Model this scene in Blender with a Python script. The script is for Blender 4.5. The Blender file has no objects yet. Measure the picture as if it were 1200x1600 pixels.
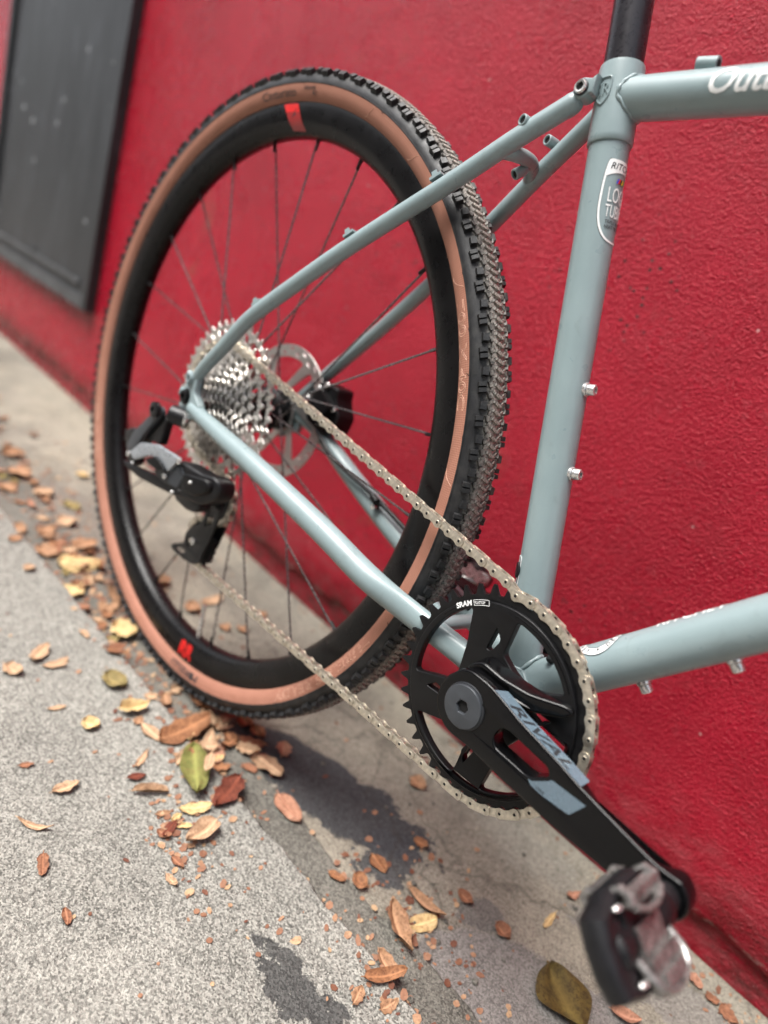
import bpy, bmesh, math, random
from mathutils import Vector, Matrix
R = math.radians
rnd = random.Random(7)
scene = bpy.context.scene
COL = scene.collection

# ------------------------------------------------------------------ camera
cam_d = bpy.data.cameras.new('camera')
cam = bpy.data.objects.new('camera', cam_d); COL.objects.link(cam)
c_right = Vector((0.6540, 0.6956, 0.2972)).normalized()
c_fwd = Vector((-0.6185, 0.7180, -0.3194)).normalized()
c_up = c_right.cross(c_fwd).normalized()
c_right = c_fwd.cross(c_up).normalized()
mw = Matrix((c_right, c_up, -c_fwd)).transposed().to_4x4()
mw.translation = Vector((0.6436, -0.4513, 0.5385))
cam.matrix_world = mw
cam_d.sensor_fit = 'VERTICAL'
cam_d.sensor_height = 36.0
cam_d.sensor_width = 27.0
cam_d.lens = 24.03
cam_d.clip_start = 0.02
cam_d.clip_end = 500
cam_d.dof.use_dof = True
cam_d.dof.focus_distance = 0.525
cam_d.dof.aperture_fstop = 2.6
scene.camera = cam
scene.cycles.max_bounces = 4; scene.cycles.diffuse_bounces = 2; scene.cycles.glossy_bounces = 3; scene.cycles.caustics_reflective = False; scene.cycles.use_light_tree = False; scene.cycles.adaptive_threshold = 0.03; scene.cycles.transmission_bounces = 0; scene.cycles.volume_bounces = 0

# ------------------------------------------------------------------ sky and sun (bright overcast)
SUN_EL, SUN_AZ = 66.0, 242.0          # azimuth: direction the light comes from, degrees from +x, counter-clockwise
world = bpy.data.worlds.new('World'); scene.world = world
world.use_nodes = True
wn = world.node_tree; wn.nodes.clear()
w_out = wn.nodes.new('ShaderNodeOutputWorld')
w_bg = wn.nodes.new('ShaderNodeBackground')
w_sky = wn.nodes.new('ShaderNodeTexSky')
w_sky.sky_type = 'NISHITA'
w_sky.sun_disc = False
w_sky.sun_elevation = R(SUN_EL)
w_sky.sun_rotation = R(90 - SUN_AZ)
w_sky.air_density = 1.0
w_sky.dust_density = 4.0
w_sky.ozone_density = 1.0
w_hs = wn.nodes.new('ShaderNodeHueSaturation')
w_hs.inputs['Saturation'].default_value = 0.30      # cloud cover takes the blue out of the sky
w_bg.inputs['Strength'].default_value = 0.078
wn.links.new(w_sky.outputs[0], w_hs.inputs['Color'])
wn.links.new(w_hs.outputs[0], w_bg.inputs['Color'])
wn.links.new(w_bg.outputs[0], w_out.inputs['Surface'])

sun_d = bpy.data.lights.new('sun', 'SUN')
sun_d.energy = 1.5
sun_d.angle = R(34)
sun_d.color = (1.0, 0.97, 0.93)
sun = bpy.data.objects.new('sun', sun_d); COL.objects.link(sun)
to_sun = Vector((math.cos(R(SUN_EL)) * math.cos(R(SUN_AZ)), math.cos(R(SUN_EL)) * math.sin(R(SUN_AZ)), math.sin(R(SUN_EL))))
sun.rotation_euler = to_sun.to_track_quat('Z', 'Y').to_euler()
sun.location = to_sun * 5

scene.view_settings.view_transform = 'Standard'
scene.view_settings.look = 'None'
scene.view_settings.gamma = 1.0
scene.view_settings.use_curve_mapping = False
scene.view_settings.exposure = 1.95

# ------------------------------------------------------------------ material helpers
class NT:
    def __init__(s, name):
        s.m = bpy.data.materials.new(name); s.m.use_nodes = True
        s.t = s.m.node_tree; s.n = s.t.nodes; s.l = s.t.links
        s.b = s.n['Principled BSDF']
    def new(s, typ, **kw):
        n = s.n.new(typ)
        for k, v in kw.items():
            if k in n.inputs: s.put(n.inputs[k], v)
            else: setattr(n, k, v)
        return n
    def put(s, sock, v):
        if isinstance(v, bpy.types.NodeSocket): s.l.new(v, sock)
        elif isinstance(v, (tuple, list)) and len(v) == 3 and sock.type == 'RGBA': sock.default_value = (*v, 1)
        else: sock.default_value = v
    def coord(s, which='Object'):
        return s.n.new('ShaderNodeTexCoord').outputs[which]
    def mapping(s, v, scale=(1, 1, 1), loc=(0, 0, 0), rot=(0, 0, 0)):
        n = s.new('ShaderNodeMapping'); s.put(n.inputs['Vector'], v)
        n.inputs['Scale'].default_value = scale; n.inputs['Location'].default_value = loc; n.inputs['Rotation'].default_value = rot
        return n.outputs[0]
    def noise(s, v, scale, detail=3, rough=0.55, dist=0.0):
        n = s.new('ShaderNodeTexNoise'); s.put(n.inputs['Vector'], v)
        n.inputs['Scale'].default_value = scale; n.inputs['Detail'].default_value = detail
        n.inputs['Roughness'].default_value = rough; n.inputs['Distortion'].default_value = dist
        return n.outputs['Fac']
    def voro2(s, v, scale):
        n = s.new('ShaderNodeTexVoronoi'); s.put(n.inputs['Vector'], v); n.inputs['Scale'].default_value = scale
        return n.outputs['Distance'], n.outputs['Color']
    def voro(s, v, scale, feature='F1', out='Distance', rand=1.0):
        n = s.new('ShaderNodeTexVoronoi', feature=feature); s.put(n.inputs['Vector'], v)
        n.inputs['Scale'].default_value = scale; n.inputs['Randomness'].default_value = rand
        return n.outputs[out]
    def ramp(s, f, *stops, interp='LINEAR'):
        n = s.new('ShaderNodeValToRGB'); s.put(n.inputs[0], f)
        r = n.color_ramp; r.interpolation = interp
        while len(r.elements) < len(stops): r.elements.new(0.5)
        for e, (p, c) in zip(r.elements, stops):
            e.position = p
            e.color = (*c, 1) if isinstance(c, (tuple, list)) else (c, c, c, 1)
        return n.outputs[0]
    def mix(s, f, a, b, blend='MIX'):
        n = s.new('ShaderNodeMix', data_type='RGBA', blend_type=blend)
        s.put(n.inputs[0], f); s.put(n.inputs[6], a); s.put(n.inputs[7], b)
        return n.outputs[2]
    def math(s, op, a, b=0.0, c=None, clamp=False):
        n = s.new('ShaderNodeMath', operation=op); n.use_clamp = clamp
        s.put(n.inputs[0], a); s.put(n.inputs[1], b)
        if c is not None: s.put(n.inputs[2], c)
        return n.outputs[0]
    def sep(s, v):
        n = s.new('ShaderNodeSeparateXYZ'); s.put(n.inputs[0], v); return n.outputs
    def bump(s, h, strength=0.5, dist=0.001, normal=None):
        n = s.new('ShaderNodeBump'); s.put(n.inputs['Height'], h)
        n.inputs['Strength'].default_value = strength; n.inputs['Distance'].default_value = dist
        if normal is not None: s.put(n.inputs['Normal'], normal)
        return n.outputs[0]
    def setp(s, **kw):
        names = dict(color='Base Color', rough='Roughness', metal='Metallic', normal='Normal', spec='Specular IOR Level', coat='Coat Weight', coat_rough='Coat Roughness', sss='Subsurface Weight')
        for k, v in kw.items(): s.put(s.b.inputs[names[k]], v)
        return s.m
MATS = {}
def simple(name, color, rough=0.5, metal=0.0, var=0.12, scale=60, bump=0.0, bscale=400, spec=0.5, coat=0.0):
    t = NT(name); v = t.coord()
    n = t.noise(v, scale, 4)
    dark = tuple(c * (1 - var) for c in color); lite = tuple(min(1, c * (1 + var)) for c in color)
    col = t.ramp(n, (0.3, dark), (0.7, lite))
    ro = t.ramp(t.noise(v, scale * 2.3, 3), (0.3, max(0.02, rough - 0.07)), (0.75, min(1, rough + 0.09)))
    t.setp(color=col, rough=ro, metal=metal, spec=spec, coat=coat)
    if bump: t.setp(normal=t.bump(t.noise(v, bscale, 3), bump, 0.0006))
    MATS[name] = t.m
    return t.m

# ------------------------------------------------------------------ mesh helpers
def finish(me, angle=38):
    bm = bmesh.new(); bm.from_mesh(me)
    bmesh.ops.remove_doubles(bm, verts=bm.verts, dist=1e-6)
    bmesh.ops.recalc_face_normals(bm, faces=bm.faces)
    a = R(angle)
    for f in bm.faces: f.smooth = True
    for e in bm.edges:
        if len(e.link_faces) == 2 and e.calc_face_angle(0) > a: e.smooth = False
    bm.to_mesh(me); bm.free()
    return me
def catmull(pts, n):
    P = [Vector(p) for p in pts]
    P = [2 * P[0] - P[1]] + P + [2 * P[-1] - P[-2]]
    out = []
    for i in range(1, len(P) - 2):
        p0, p1, p2, p3 = P[i - 1:i + 3]
        for k in range(n):
            t = k / n
            out.append(0.5 * ((2 * p1) + (-p0 + p2) * t + (2 * p0 - 5 * p1 + 4 * p2 - p3) * t * t + (-p0 + 3 * p1 - 3 * p2 + p3) * t ** 3))
    out.append(P[-2]); return out
class MB:
    def __init__(s): s.v = []; s.f = []; s.mi = []
    def add(s, vs, fs, mi=0):
        o = len(s.v); s.v += [tuple(p) for p in vs]; s.f += [tuple(i + o for i in f) for f in fs]; s.mi += [mi] * len(fs); return s
    def box(s, c, size, rot=None, mi=0, taper=1.0):
        hx, hy, hz = (d / 2 for d in size); c = Vector(c)
        vs = []
        for z in (-1, 1):
            k = taper if z > 0 else 1.0
            for x, y in ((-1, -1), (1, -1), (1, 1), (-1, 1)):
                p = Vector((x * hx * k, y * hy * k, z * hz))
                if rot is not None: p = rot @ p
                vs.append(c + p)
        return s.add(vs, [(3, 2, 1, 0), (4, 5, 6, 7), (0, 1, 5, 4), (1, 2, 6, 5), (2, 3, 7, 6), (3, 0, 4, 7)], mi)
    def tube(s, pts, rad, seg=20, cap=True, mi=0, flat=None, smooth=0):
        """sweep along pts; rad a number or one per given point; flat=(axis, factor) squashes the section"""
        pts = [Vector(p) for p in pts]
        rads = list(rad) if isinstance(rad, (list, tuple)) else [rad] * len(pts)
        if smooth:
            rr = catmull([(r, 0, 0) for r in rads], smooth); pts = catmull(pts, smooth); rads = [q.x for q in rr]
        n = len(pts); rings = []
        t0 = (pts[1] - pts[0]).normalized()
        ref = Vector((0, 1, 0)) if abs(t0.y) < 0.9 else Vector((1, 0, 0))
        nrm = (ref - t0 * ref.dot(t0)).normalized()
        vs = []
        for i, p in enumerate(pts):
            t = (pts[min(i + 1, n - 1)] - pts[max(i - 1, 0)]).normalized()
            nrm = (nrm - t * nrm.dot(t)).normalized(); b = t.cross(nrm)
            for k in range(seg):
                a = 2 * math.pi * k / seg
                o = nrm * math.cos(a) * rads[i] + b * math.sin(a) * rads[i]
                if flat is not None:
                    ax = Vector(flat[0]); o -= ax * o.dot(ax) * (1 - (flat[1][i] if isinstance(flat[1], list) else flat[1]))
                vs.append(p + o)
        fs = []
        for i in range(n - 1):
            for k in range(seg):
                a, b2 = i * seg + k, i * seg + (k + 1) % seg
                fs.append((a, b2, b2 + seg, a + seg))
        if cap: fs += [tuple(range(seg))[::-1], tuple((n - 1) * seg + k for k in range(seg))]
        return s.add(vs, fs, mi)
    def lathe(s, prof, axis_o, axis_d, seg=48, mi=0, closed=False, arc=None):
        """prof: list of (radius, along) turned about axis_d through axis_o"""
        o = Vector(axis_o); d = Vector(axis_d).normalized()
        u = Vector((1, 0, 0)) if abs(d.x) < 0.9 else Vector((0, 0, 1))
        u = (u - d * u.dot(d)).normalized(); w = d.cross(u)
        m = len(prof); vs = []
        for k in range(seg):
            a = 2 * math.pi * k / seg
            e = u * math.cos(a) + w * math.sin(a)
            for r, h in prof: vs.append(o + e * r + d * h)
        fs = []
        for k in range(seg):
            k2 = (k + 1) % seg
            for j in range(m if closed else m - 1):
                j2 = (j + 1) % m
                fs.append((k * m + j, k2 * m + j, k2 * m + j2, k * m + j2))
        if not closed:
            if prof[0][0] > 1e-7: fs.append(tuple(k * m for k in range(seg)))
            if prof[-1][0] > 1e-7: fs.append(tuple(k * m + m - 1 for k in range(seg))[::-1])
        return s.add(vs, fs, mi)
    def cyl(s, a, b, r, r2=None, seg=20, bev=0.0, mi=0):
        a = Vector(a); b = Vector(b); L = (b - a).length; r2 = r if r2 is None else r2
        pr = [(r, 0), (r2, L)] if not bev else [(r - bev, 0), (r, bev), (r2, L - bev), (r2 - bev, L)]
        return s.lathe(pr, a, b - a, seg, mi)
    def mesh(s, name='m', mats=(), angle=38):
        me = bpy.data.meshes.new(name); me.from_pydata(s.v, [], s.f)
        for m in mats: me.materials.append(m)
        for p, i in zip(me.polygons, s.mi): p.material_index = i
        return finish(me, angle)
    def build(s, name, mat, parent=None, angle=38, **kw):
        mats = mat if isinstance(mat, (list, tuple)) else [mat]
        return obj(name, s.mesh(name, mats, angle), parent, **kw)
HUB = 0.351
def obj(name, me, parent=None, label=None, cat=None, group=None, kind=None, mat4=None):
    o = bpy.data.objects.new(name, me); COL.objects.link(o)
    if parent is not None:
        o.parent = parent
        if parent is BIKE and mat4 is None: o.location = (0, 0, HUB)
    if mat4 is not None: o.matrix_local = mat4
    if label: o['label'] = label
    if cat: o['category'] = cat
    if group: o['group'] = group
    if kind: o['kind'] = kind
    return o
BIKE = None
def outline(outer, holes=(), half=0.002, bev=0.0004, res=1, mapf=None, keep=False):
    """a flat outline with holes, given thickness and bevelled edges; returns (verts, faces).
    local u,v = outline, w = thickness; mapf turns (u,v,w) into bike coordinates"""
    cu = bpy.data.curves.new('o', 'CURVE'); cu.dimensions = '2D'; cu.fill_mode = 'BOTH'
    for ring in [outer] + list(holes):
        sp = cu.splines.new('POLY'); sp.points.add(len(ring) - 1); sp.use_cyclic_u = True
        for p, q in zip(sp.points, ring): p.co = (q[0], q[1], 0, 1)
    cu.extrude = max(half - bev, 0); cu.bevel_depth = bev; cu.bevel_resolution = res; cu.offset = -bev
    o = bpy.data.objects.new('o', cu); COL.objects.link(o)
    dg = bpy.context.evaluated_depsgraph_get()
    me = bpy.data.meshes.new_from_object(o.evaluated_get(dg))
    vs = [tuple(v.co) for v in me.vertices]; fs = [tuple(p.vertices) for p in me.polygons]
    bpy.data.objects.remove(o); bpy.data.curves.remove(cu); bpy.data.meshes.remove(me)
    if mapf: vs = [mapf(*v) for v in vs]
    return vs, fs
def text(s, size, half=0.0, shear=0.0, mapf=None, fat=0.0, cut=0.0, align='LEFT', space=1.0):
    cu = bpy.data.curves.new('t', 'FONT'); cu.body = s; cu.size = size; cu.extrude = half; cu.shear = shear
    cu.offset = fat; cu.align_x = align; cu.space_character = space; cu.resolution_u = 3
    o = bpy.data.objects.new('t', cu); COL.objects.link(o)
    dg = bpy.context.evaluated_depsgraph_get()
    me = bpy.data.meshes.new_from_object(o.evaluated_get(dg))
    if cut:
        bm = bmesh.new(); bm.from_mesh(me)
        for _ in range(3):
            es = [e for e in bm.edges if e.calc_length() > cut]
            if not es: break
            bmesh.ops.subdivide_edges(bm, edges=es, cuts=1)
            bmesh.ops.triangulate(bm, faces=[f for f in bm.faces if len(f.verts) > 3])
        bm.to_mesh(me); bm.free()
    vs = [tuple(v.co) for v in me.vertices]; fs = [tuple(p.vertices) for p in me.polygons]
    bpy.data.objects.remove(o); bpy.data.curves.remove(cu); bpy.data.meshes.remove(me)
    if mapf: vs = [mapf(*v) for v in vs]
    return vs, fs
def rounded(poly, r, n=4):
    """round the corners of a polygon"""
    out = []; m = len(poly)
    for i in range(m):
        p0, p1, p2 = (Vector((*poly[j % m], 0)) for j in (i - 1, i, i + 1))
        a = (p0 - p1); b = (p2 - p1)
        d = min(r, a.length * 0.45, b.length * 0.45)
        A = p1 + a.normalized() * d; B = p1 + b.normalized() * d
        for k in range(n + 1):
            t = k / n
            q = A * (1 - t) ** 2 + p1 * 2 * t * (1 - t) + B * t * t
            out.append((q.x, q.y))
    return out
def arc(cx, cy, r, a0, a1, n):
    return [(cx + r * math.cos(R(a0 + (a1 - a0) * k / n)), cy + r * math.sin(R(a0 + (a1 - a0) * k / n))) for k in range(n + 1)]
def xz(y0):
    """outline plane = the bike's side view, thickness to both sides of y0"""
    return lambda u, v, w: (u, y0 - w, v)

# ------------------------------------------------------------------ materials
def mat_wall():
    t = NT('red_stucco_paint'); v = t.coord()
    s1 = t.mapping(v, (1, 1, 1.25))
    big = t.noise(v, 3.2, 5, 0.65); mid = t.noise(v, 16, 5)
    col = t.ramp(big, (0.28, (0.300, 0.0034, 0.0170)), (0.72, (0.425, 0.0070, 0.0270)))
    col = t.mix(t.ramp(mid, (0.35, 0.0), (0.75, 0.35)), col, (0.245, 0.0034, 0.0135))
    # chalky brown scuffs
    sc = t.math('MULTIPLY', t.ramp(t.noise(v, 9, 6, 0.7, 0.6), (0.61, 0.0), (0.70, 1.0)), t.ramp(t.noise(v, 2.6, 2), (0.46, 0.0), (0.60, 0.6)))
    col = t.mix(sc, col, (0.20, 0.075, 0.045))
    # pale and dark specks
    w, r1 = t.voro2(v, 42)
    spk = t.math('MULTIPLY', t.ramp(w, (0.055, 1.0), (0.085, 0.0)), t.ramp(t.sep(r1)[0], (0.80, 0.0), (0.82, 1.0)))
    col = t.mix(t.math('MULTIPLY', spk, 0.75), col, (0.50, 0.27, 0.26))
    w2, r2 = t.voro2(v, 95)
    reg = t.ramp(t.noise(t.mapping(v, loc=(3.1, 0, 1.3)), 3.0, 2), (0.56, 0.0), (0.66, 1.0))
    drk = t.math('MULTIPLY', t.math('MULTIPLY', t.ramp(w2, (0.16, 1.0), (0.22, 0.0)), t.ramp(t.sep(r2)[1], (0.62, 0.0), (0.64, 1.0))), reg)
    col = t.mix(drk, col, (0.03, 0.015, 0.015))
    # worn pinkish chalk and grime close to the pavement
    z = t.sep(v)[2]
    low = t.math('MULTIPLY', t.ramp(t.math('ADD', z, t.math('MULTIPLY', t.math('SUBTRACT', t.noise(v, 14, 4), 0.5), 0.10)), (0.04, 1.0), (0.19, 0.0)), t.ramp(t.noise(t.mapping(v, (1, 1, 2.5)), 30, 5, 0.65), (0.42, 0.0), (0.68, 0.75)))
    col = t.mix(low, col, (0.36, 0.075, 0.085))
    chip = t.math('MULTIPLY', t.ramp(t.math('ABSOLUTE', t.math('SUBTRACT', t.math('ADD', z, t.math('MULTIPLY', t.math('SUBTRACT', t.noise(v, 18, 3), 0.5), 0.012)), 0.046)), (0.0015, 1.0), (0.0065, 0.0)), t.ramp(t.noise(t.mapping(v, (1, 1, 2), (4, 1, 2)), 42, 5, 0.7), (0.47, 0.0), (0.56, 0.85)))
    gr = t.math('MULTIPLY', t.ramp(t.math('ADD', z, t.math('MULTIPLY', t.math('SUBTRACT', t.noise(v, 7, 4), 0.5), 0.12)), (0.0, 1.0), (0.10, 0.0)), t.ramp(t.noise(t.mapping(v, (1, 1, 2)), 26, 6, 0.7), (0.42, 0.0), (0.62, 0.85)))
    col = t.mix(gr, col, (0.075, 0.030, 0.026))
    col = t.mix(chip, col, (0.50, 0.36, 0.34))
    gd_, gc_ = t.voro2(v, 270); gs = t.sep(gc_)[0]
    grit = t.math('MULTIPLY', t.ramp(gd_, (0.05, 1.0), (0.62, 0.0)), t.math('MULTIPLY', gs, gs))
    h = t.math('ADD', t.math('MULTIPLY', grit, 0.34), t.math('MULTIPLY', t.noise(v, 240, 4, 0.72), 0.85))
    lump = t.noise(v, 22, 1)
    nb = t.bump(lump, 0.30, 0.008)
    nb = t.bump(h, 1.0, 0.0050, nb)
    t.setp(color=col, rough=t.ramp(mid, (0.3, 0.20), (0.7, 0.32)), spec=0.19, normal=nb)
    return t.m
def mat_concrete(name, lite, dark, speck=0.5, warm=None, grain=700, patches=False, bumps=0.5, stain=0.45, cracks=0.0):
    t = NT(name); v = t.coord()
    b = t.noise(v, 8, 5, 0.70)
    col = t.ramp(b, (0.30, dark), (0.70, lite))
    st_ = t.ramp(t.noise(t.mapping(v, loc=(1.3, 4.2, 0)), 4.5, 6, 0.72, 0.5), (0.40, 1.0), (0.56, 0.0))
    col = t.mix(t.math('MULTIPLY', st_, stain), col, tuple(c * 0.55 for c in dark))
    if warm: col = t.mix(t.ramp(t.noise(t.mapping(v, loc=(5, 2, 0)), 3.4, 5, 0.6), (0.45, 0.0), (0.68, 0.7)), col, warm)
    g = t.noise(v, grain * 0.8, 2, 0.7); gc = t.sep(t.voro2(v, grain * 0.9)[1])[0]
    gr = t.ramp(t.math('ADD', t.math('MULTIPLY', gc, 0.78), t.math('MULTIPLY', g, 0.22)), (0.16, 0.0), (0.5, 0.5), (0.84, 1.0))
    col = t.mix(speck, col, t.mix(gr, tuple(c * 0.34 for c in dark), tuple(min(0.8, c * 1.55) for c in lite)))
    sp = t.math('MULTIPLY', t.ramp(t.noise(v, grain * 0.35, 2), (0.60, 0.0), (0.66, 1.0)), speck * 0.9)
    col = t.mix(sp, col, tuple(c * 0.28 for c in dark))
    if patches:
        x, y, _ = t.sep(v)
        wob = t.math('MULTIPLY', t.math('SUBTRACT', t.noise(v, 26, 6, 0.74), 0.5), 0.10)
        def blob(cx, cy, rx, ry, ang, soft=0.16):
            ca, sa = math.cos(R(ang)), math.sin(R(ang))
            dx = t.math('SUBTRACT', t.math('ADD', x, wob), cx); dy = t.math('SUBTRACT', t.math('ADD', y, wob), cy)
            u_ = t.math('DIVIDE', t.math('ADD', t.math('MULTIPLY', dx, ca), t.math('MULTIPLY', dy, sa)), rx)
            w_ = t.math('DIVIDE', t.math('SUBTRACT', t.math('MULTIPLY', dy, ca), t.math('MULTIPLY', dx, sa)), ry)
            d = t.math('ADD', t.math('MULTIPLY', u_, u_), t.math('MULTIPLY', w_, w_))
            return t.ramp(d, (1.0 - soft, 1.0), (1.0 + soft * 0.2, 0.0))
        for (cx, cy, rx, ry, ang), c, k in patches:
            tar = t.mix(t.math('MULTIPLY_ADD', gr, 0.55, t.math('MULTIPLY', t.noise(v, 60, 4, 0.7), 0.45)), tuple(q * 0.4 for q in c), tuple(q * 1.75 for q in c))
            col = t.mix(t.math('MULTIPLY', blob(cx, cy, rx, ry, ang), k), col, tar)
    if cracks:
        wv = t.new('ShaderNodeVectorMath', operation='ADD'); t.put(wv.inputs[0], v); nn = t.new('ShaderNodeTexNoise'); t.put(nn.inputs['Vector'], v); nn.inputs['Scale'].default_value = 14; nn.inputs['Detail'].default_value = 4
        sc_ = t.new('ShaderNodeVectorMath', operation='SCALE'); t.put(sc_.inputs[0], nn.outputs['Color']); sc_.inputs['Scale'].default_value = 0.10; t.put(wv.inputs[1], sc_.outputs[0])
        ck = t.ramp(t.voro(wv.outputs[0], 3.3, feature='DISTANCE_TO_EDGE'), (0.002, 1.0), (0.009, 0.0))
        col = t.mix(t.math('MULTIPLY', ck, cracks), col, (0.035, 0.030, 0.025))
    nb = t.bump(t.math('ADD', g, t.math('MULTIPLY', t.noise(v, 70, 2), 2.0)), bumps, 0.0022)
    t.setp(color=col, rough=0.88, spec=0.3, normal=nb)
    return t.m
def mat_frame():
    t = NT('grey_green_satin_paint'); v = t.coord()
    n = t.noise(v, 26, 5, 0.6)
    col = t.ramp(n, (0.3, (0.208, 0.270, 0.279)), (0.72, (0.236, 0.302, 0.311)))
    sm = t.ramp(t.noise(t.mapping(v, loc=(1.7, 0.3, 0.9)), 38, 6, 0.7, 1.2), (0.58, 0.0), (0.70, 0.34))
    col = t.mix(sm, col, (0.15, 0.18, 0.17))
    t.setp(color=col, rough=t.ramp(t.noise(v, 70, 4), (0.3, 0.26), (0.7, 0.38)), spec=0.55)
    t.setp(normal=t.bump(t.noise(v, 900, 2), 0.08, 0.0004))
    return t.m
def wheel_radius(t):
    v = t.coord(); x, y, z = t.sep(v)
    r = t.math('SQRT', t.math('ADD', t.math('MULTIPLY', x, x), t.math('MULTIPLY', z, z)))
    a = t.math('ARCTAN2', z, x)
    return v, r, a, y
def mat_sidewall():
    t = NT('tan_tyre_sidewall'); v, r, a, y = wheel_radius(t)
    # woven casing threads crossing at an angle
    def thread(sgn):
        ph = t.math('ADD', t.math('MULTIPLY', a, 0.324 * 2 * math.pi / 0.0036), t.math('MULTIPLY', r, sgn * 2 * math.pi / 0.0036))
        return t.math('SINE', ph)
    w = t.math('MULTIPLY', thread(1.0), thread(-1.0))
    n = t.noise(v, 40, 5, 0.6)
    col = t.ramp(n, (0.3, (0.345, 0.158, 0.108)), (0.7, (0.41, 0.195, 0.138)))
    col = t.mix(t.ramp(t.math('MULTIPLY_ADD', w, 0.5, 0.5), (0.30, 0.55), (0.60, 0.0)), col, (0.20, 0.075, 0.042))
    t.setp(color=col, rough=0.72, spec=0.3, normal=t.bump(w, 0.25, 0.0003))
    return t.m
def mat_tread(name, knob):
    t = NT(name); v, r, a, y = wheel_radius(t)
    base = t.ramp(t.noise(v, 90, 5), (0.3, (0.008, 0.0085, 0.0095)), (0.7, (0.017, 0.0175, 0.019)))
    ay = t.math('ABSOLUTE', y)
    m = t.ramp(t.math('ADD', ay, t.math('MULTIPLY', t.math('SUBTRACT', t.noise(v, 160, 4, 0.7), 0.5), 0.012)), (0.0055, 1.0), (0.0150, 0.0))
    m = t.math('MULTIPLY', m, t.ramp(t.noise(v, 420, 4, 0.7), (0.36, 0.15), (0.62, 1.0)))
    if knob: m = t.math('MULTIPLY', m, 0.85)
    col = t.mix(t.math('MULTIPLY', m, 0.92), base, (0.60, 0.565, 0.50))
    film = t.ramp(t.noise(v, 55, 5, 0.65), (0.48, 0.0), (0.78, 0.16))
    col = t.mix(film, col, (0.20, 0.19, 0.175))
    t.setp(color=col, rough=t.ramp(t.noise(v, 130, 3), (0.3, 0.42), (0.7, 0.62)), spec=0.4, normal=t.bump(t.noise(v, 700, 3), 0.3, 0.0006))
    return t.m
def mat_leaf(name, c1, c2, edge):
    t = NT(name); v = t.coord(); g = t.coord('Generated')
    n = t.noise(v, 130, 5, 0.65); n2 = t.noise(v, 420, 4, 0.6)
    col = t.ramp(n, (0.3, c1), (0.68, c2))
    col = t.mix(t.ramp(n2, (0.48, 0.0), (0.66, 0.75)), col, edge)
    at = t.new('ShaderNodeAttribute', attribute_name='vein')
    col = t.mix(t.math('MULTIPLY', at.outputs['Fac'], 0.55), col, tuple(min(0.9, c * 1.7) for c in c2))
    t.setp(color=col, rough=0.72, spec=0.2, normal=t.bump(n2, 0.4, 0.001))
    return t.m
def mat_litter():
    t = NT('dry_leaf_crumbs'); v = t.coord()
    at = t.new('ShaderNodeAttribute', attribute_name='tone')
    col = t.ramp(at.outputs['Fac'], (0.0, (0.10, 0.032, 0.018)), (0.35, (0.19, 0.085, 0.048)), (0.65, (0.28, 0.145, 0.085)), (1.0, (0.40, 0.27, 0.155)))
    col = t.mix(t.ramp(t.noise(v, 500, 4), (0.45, 0.0), (0.75, 0.5)), col, (0.09, 0.035, 0.02))
    t.setp(color=col, rough=0.7, spec=0.3); return t.m
def mat_board():
    t = NT('weathered_charcoal_board'); v = t.coord()
    s = t.mapping(v, (3.0, 1, 0.5))
    col = t.ramp(t.noise(s, 6, 5, 0.6), (0.3, (0.019, 0.020, 0.022)), (0.72, (0.038, 0.040, 0.044)))
    st = t.ramp(t.noise(t.mapping(v, (7, 1, 0.7)), 9, 4, 0.6), (0.58, 0.0), (0.74, 0.5))
    col = t.mix(st, col, (0.12, 0.13, 0.15))
    w, rc = t.voro2(v, 15)
    sp = t.math('MULTIPLY', t.ramp(w, (0.08, 1.0), (0.12, 0.0)), t.ramp(t.sep(rc)[0], (0.50, 0.0), (0.52, 1.0)))
    col = t.mix(t.math('MULTIPLY', sp, 0.75), col, (0.45, 0.47, 0.49))
    t.setp(color=col, rough=0.45, spec=0.3, normal=t.bump(t.noise(v, 80, 4), 0.2, 0.002)); return t.m

M_WALL = mat_wall()
M_SLAB = mat_concrete('speckled_pavement_concrete', (0.325, 0.315, 0.280), (0.150, 0.145, 0.129), 0.55, grain=760, bumps=1.0, stain=0.6,
    patches=[((0.432, -0.128, 0.056, 0.0155, 2), (0.040, 0.040, 0.040), 0.85), ((0.62, -0.16, 0.05, 0.02, 30), (0.10, 0.095, 0.09), 0.5)])
M_STRIP = mat_concrete('gutter_concrete', (0.185, 0.175, 0.150), (0.080, 0.075, 0.064), 0.40, grain=700, bumps=0.8, stain=0.7)
M_GROUND = mat_concrete('old_wall_side_concrete', (0.275, 0.252, 0.205), (0.125, 0.115, 0.096), 0.38, warm=(0.38, 0.345, 0.262), grain=760, bumps=0.6, stain=0.75, cracks=0.42,
    patches=[((0.262, 0.040, 0.135, 0.048, 17), (0.036, 0.038, 0.042), 0.95), ((0.372, 0.045, 0.035, 0.042, 0), (0.042, 0.044, 0.048), 0.9),
             ((0.585, 0.052, 0.145, 0.075, 18), (0.155, 0.146, 0.138), 0.85), ((0.462, 0.084, 0.022, 0.020, 12), (0.10, 0.096, 0.094), 0.7),
             ((0.62, 0.19, 0.12, 0.028, 4), (0.17, 0.16, 0.145), 0.75), ((0.44, 0.20, 0.07, 0.03, 10), (0.20, 0.19, 0.16), 0.6), ((-0.35, 0.02, 0.25, 0.06, 0), (0.12, 0.105, 0.09), 0.6)])
M_ASPHALT = simple('road_asphalt', (0.05, 0.05, 0.052), 0.85, var=0.4, scale=300, bump=0.5)
M_BOARD = mat_board()
M_BOARDFRAME = simple('dusty_black_trim', (0.055, 0.058, 0.062), 0.5, var=0.3, scale=20)
M_FRAME = mat_frame()
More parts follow.
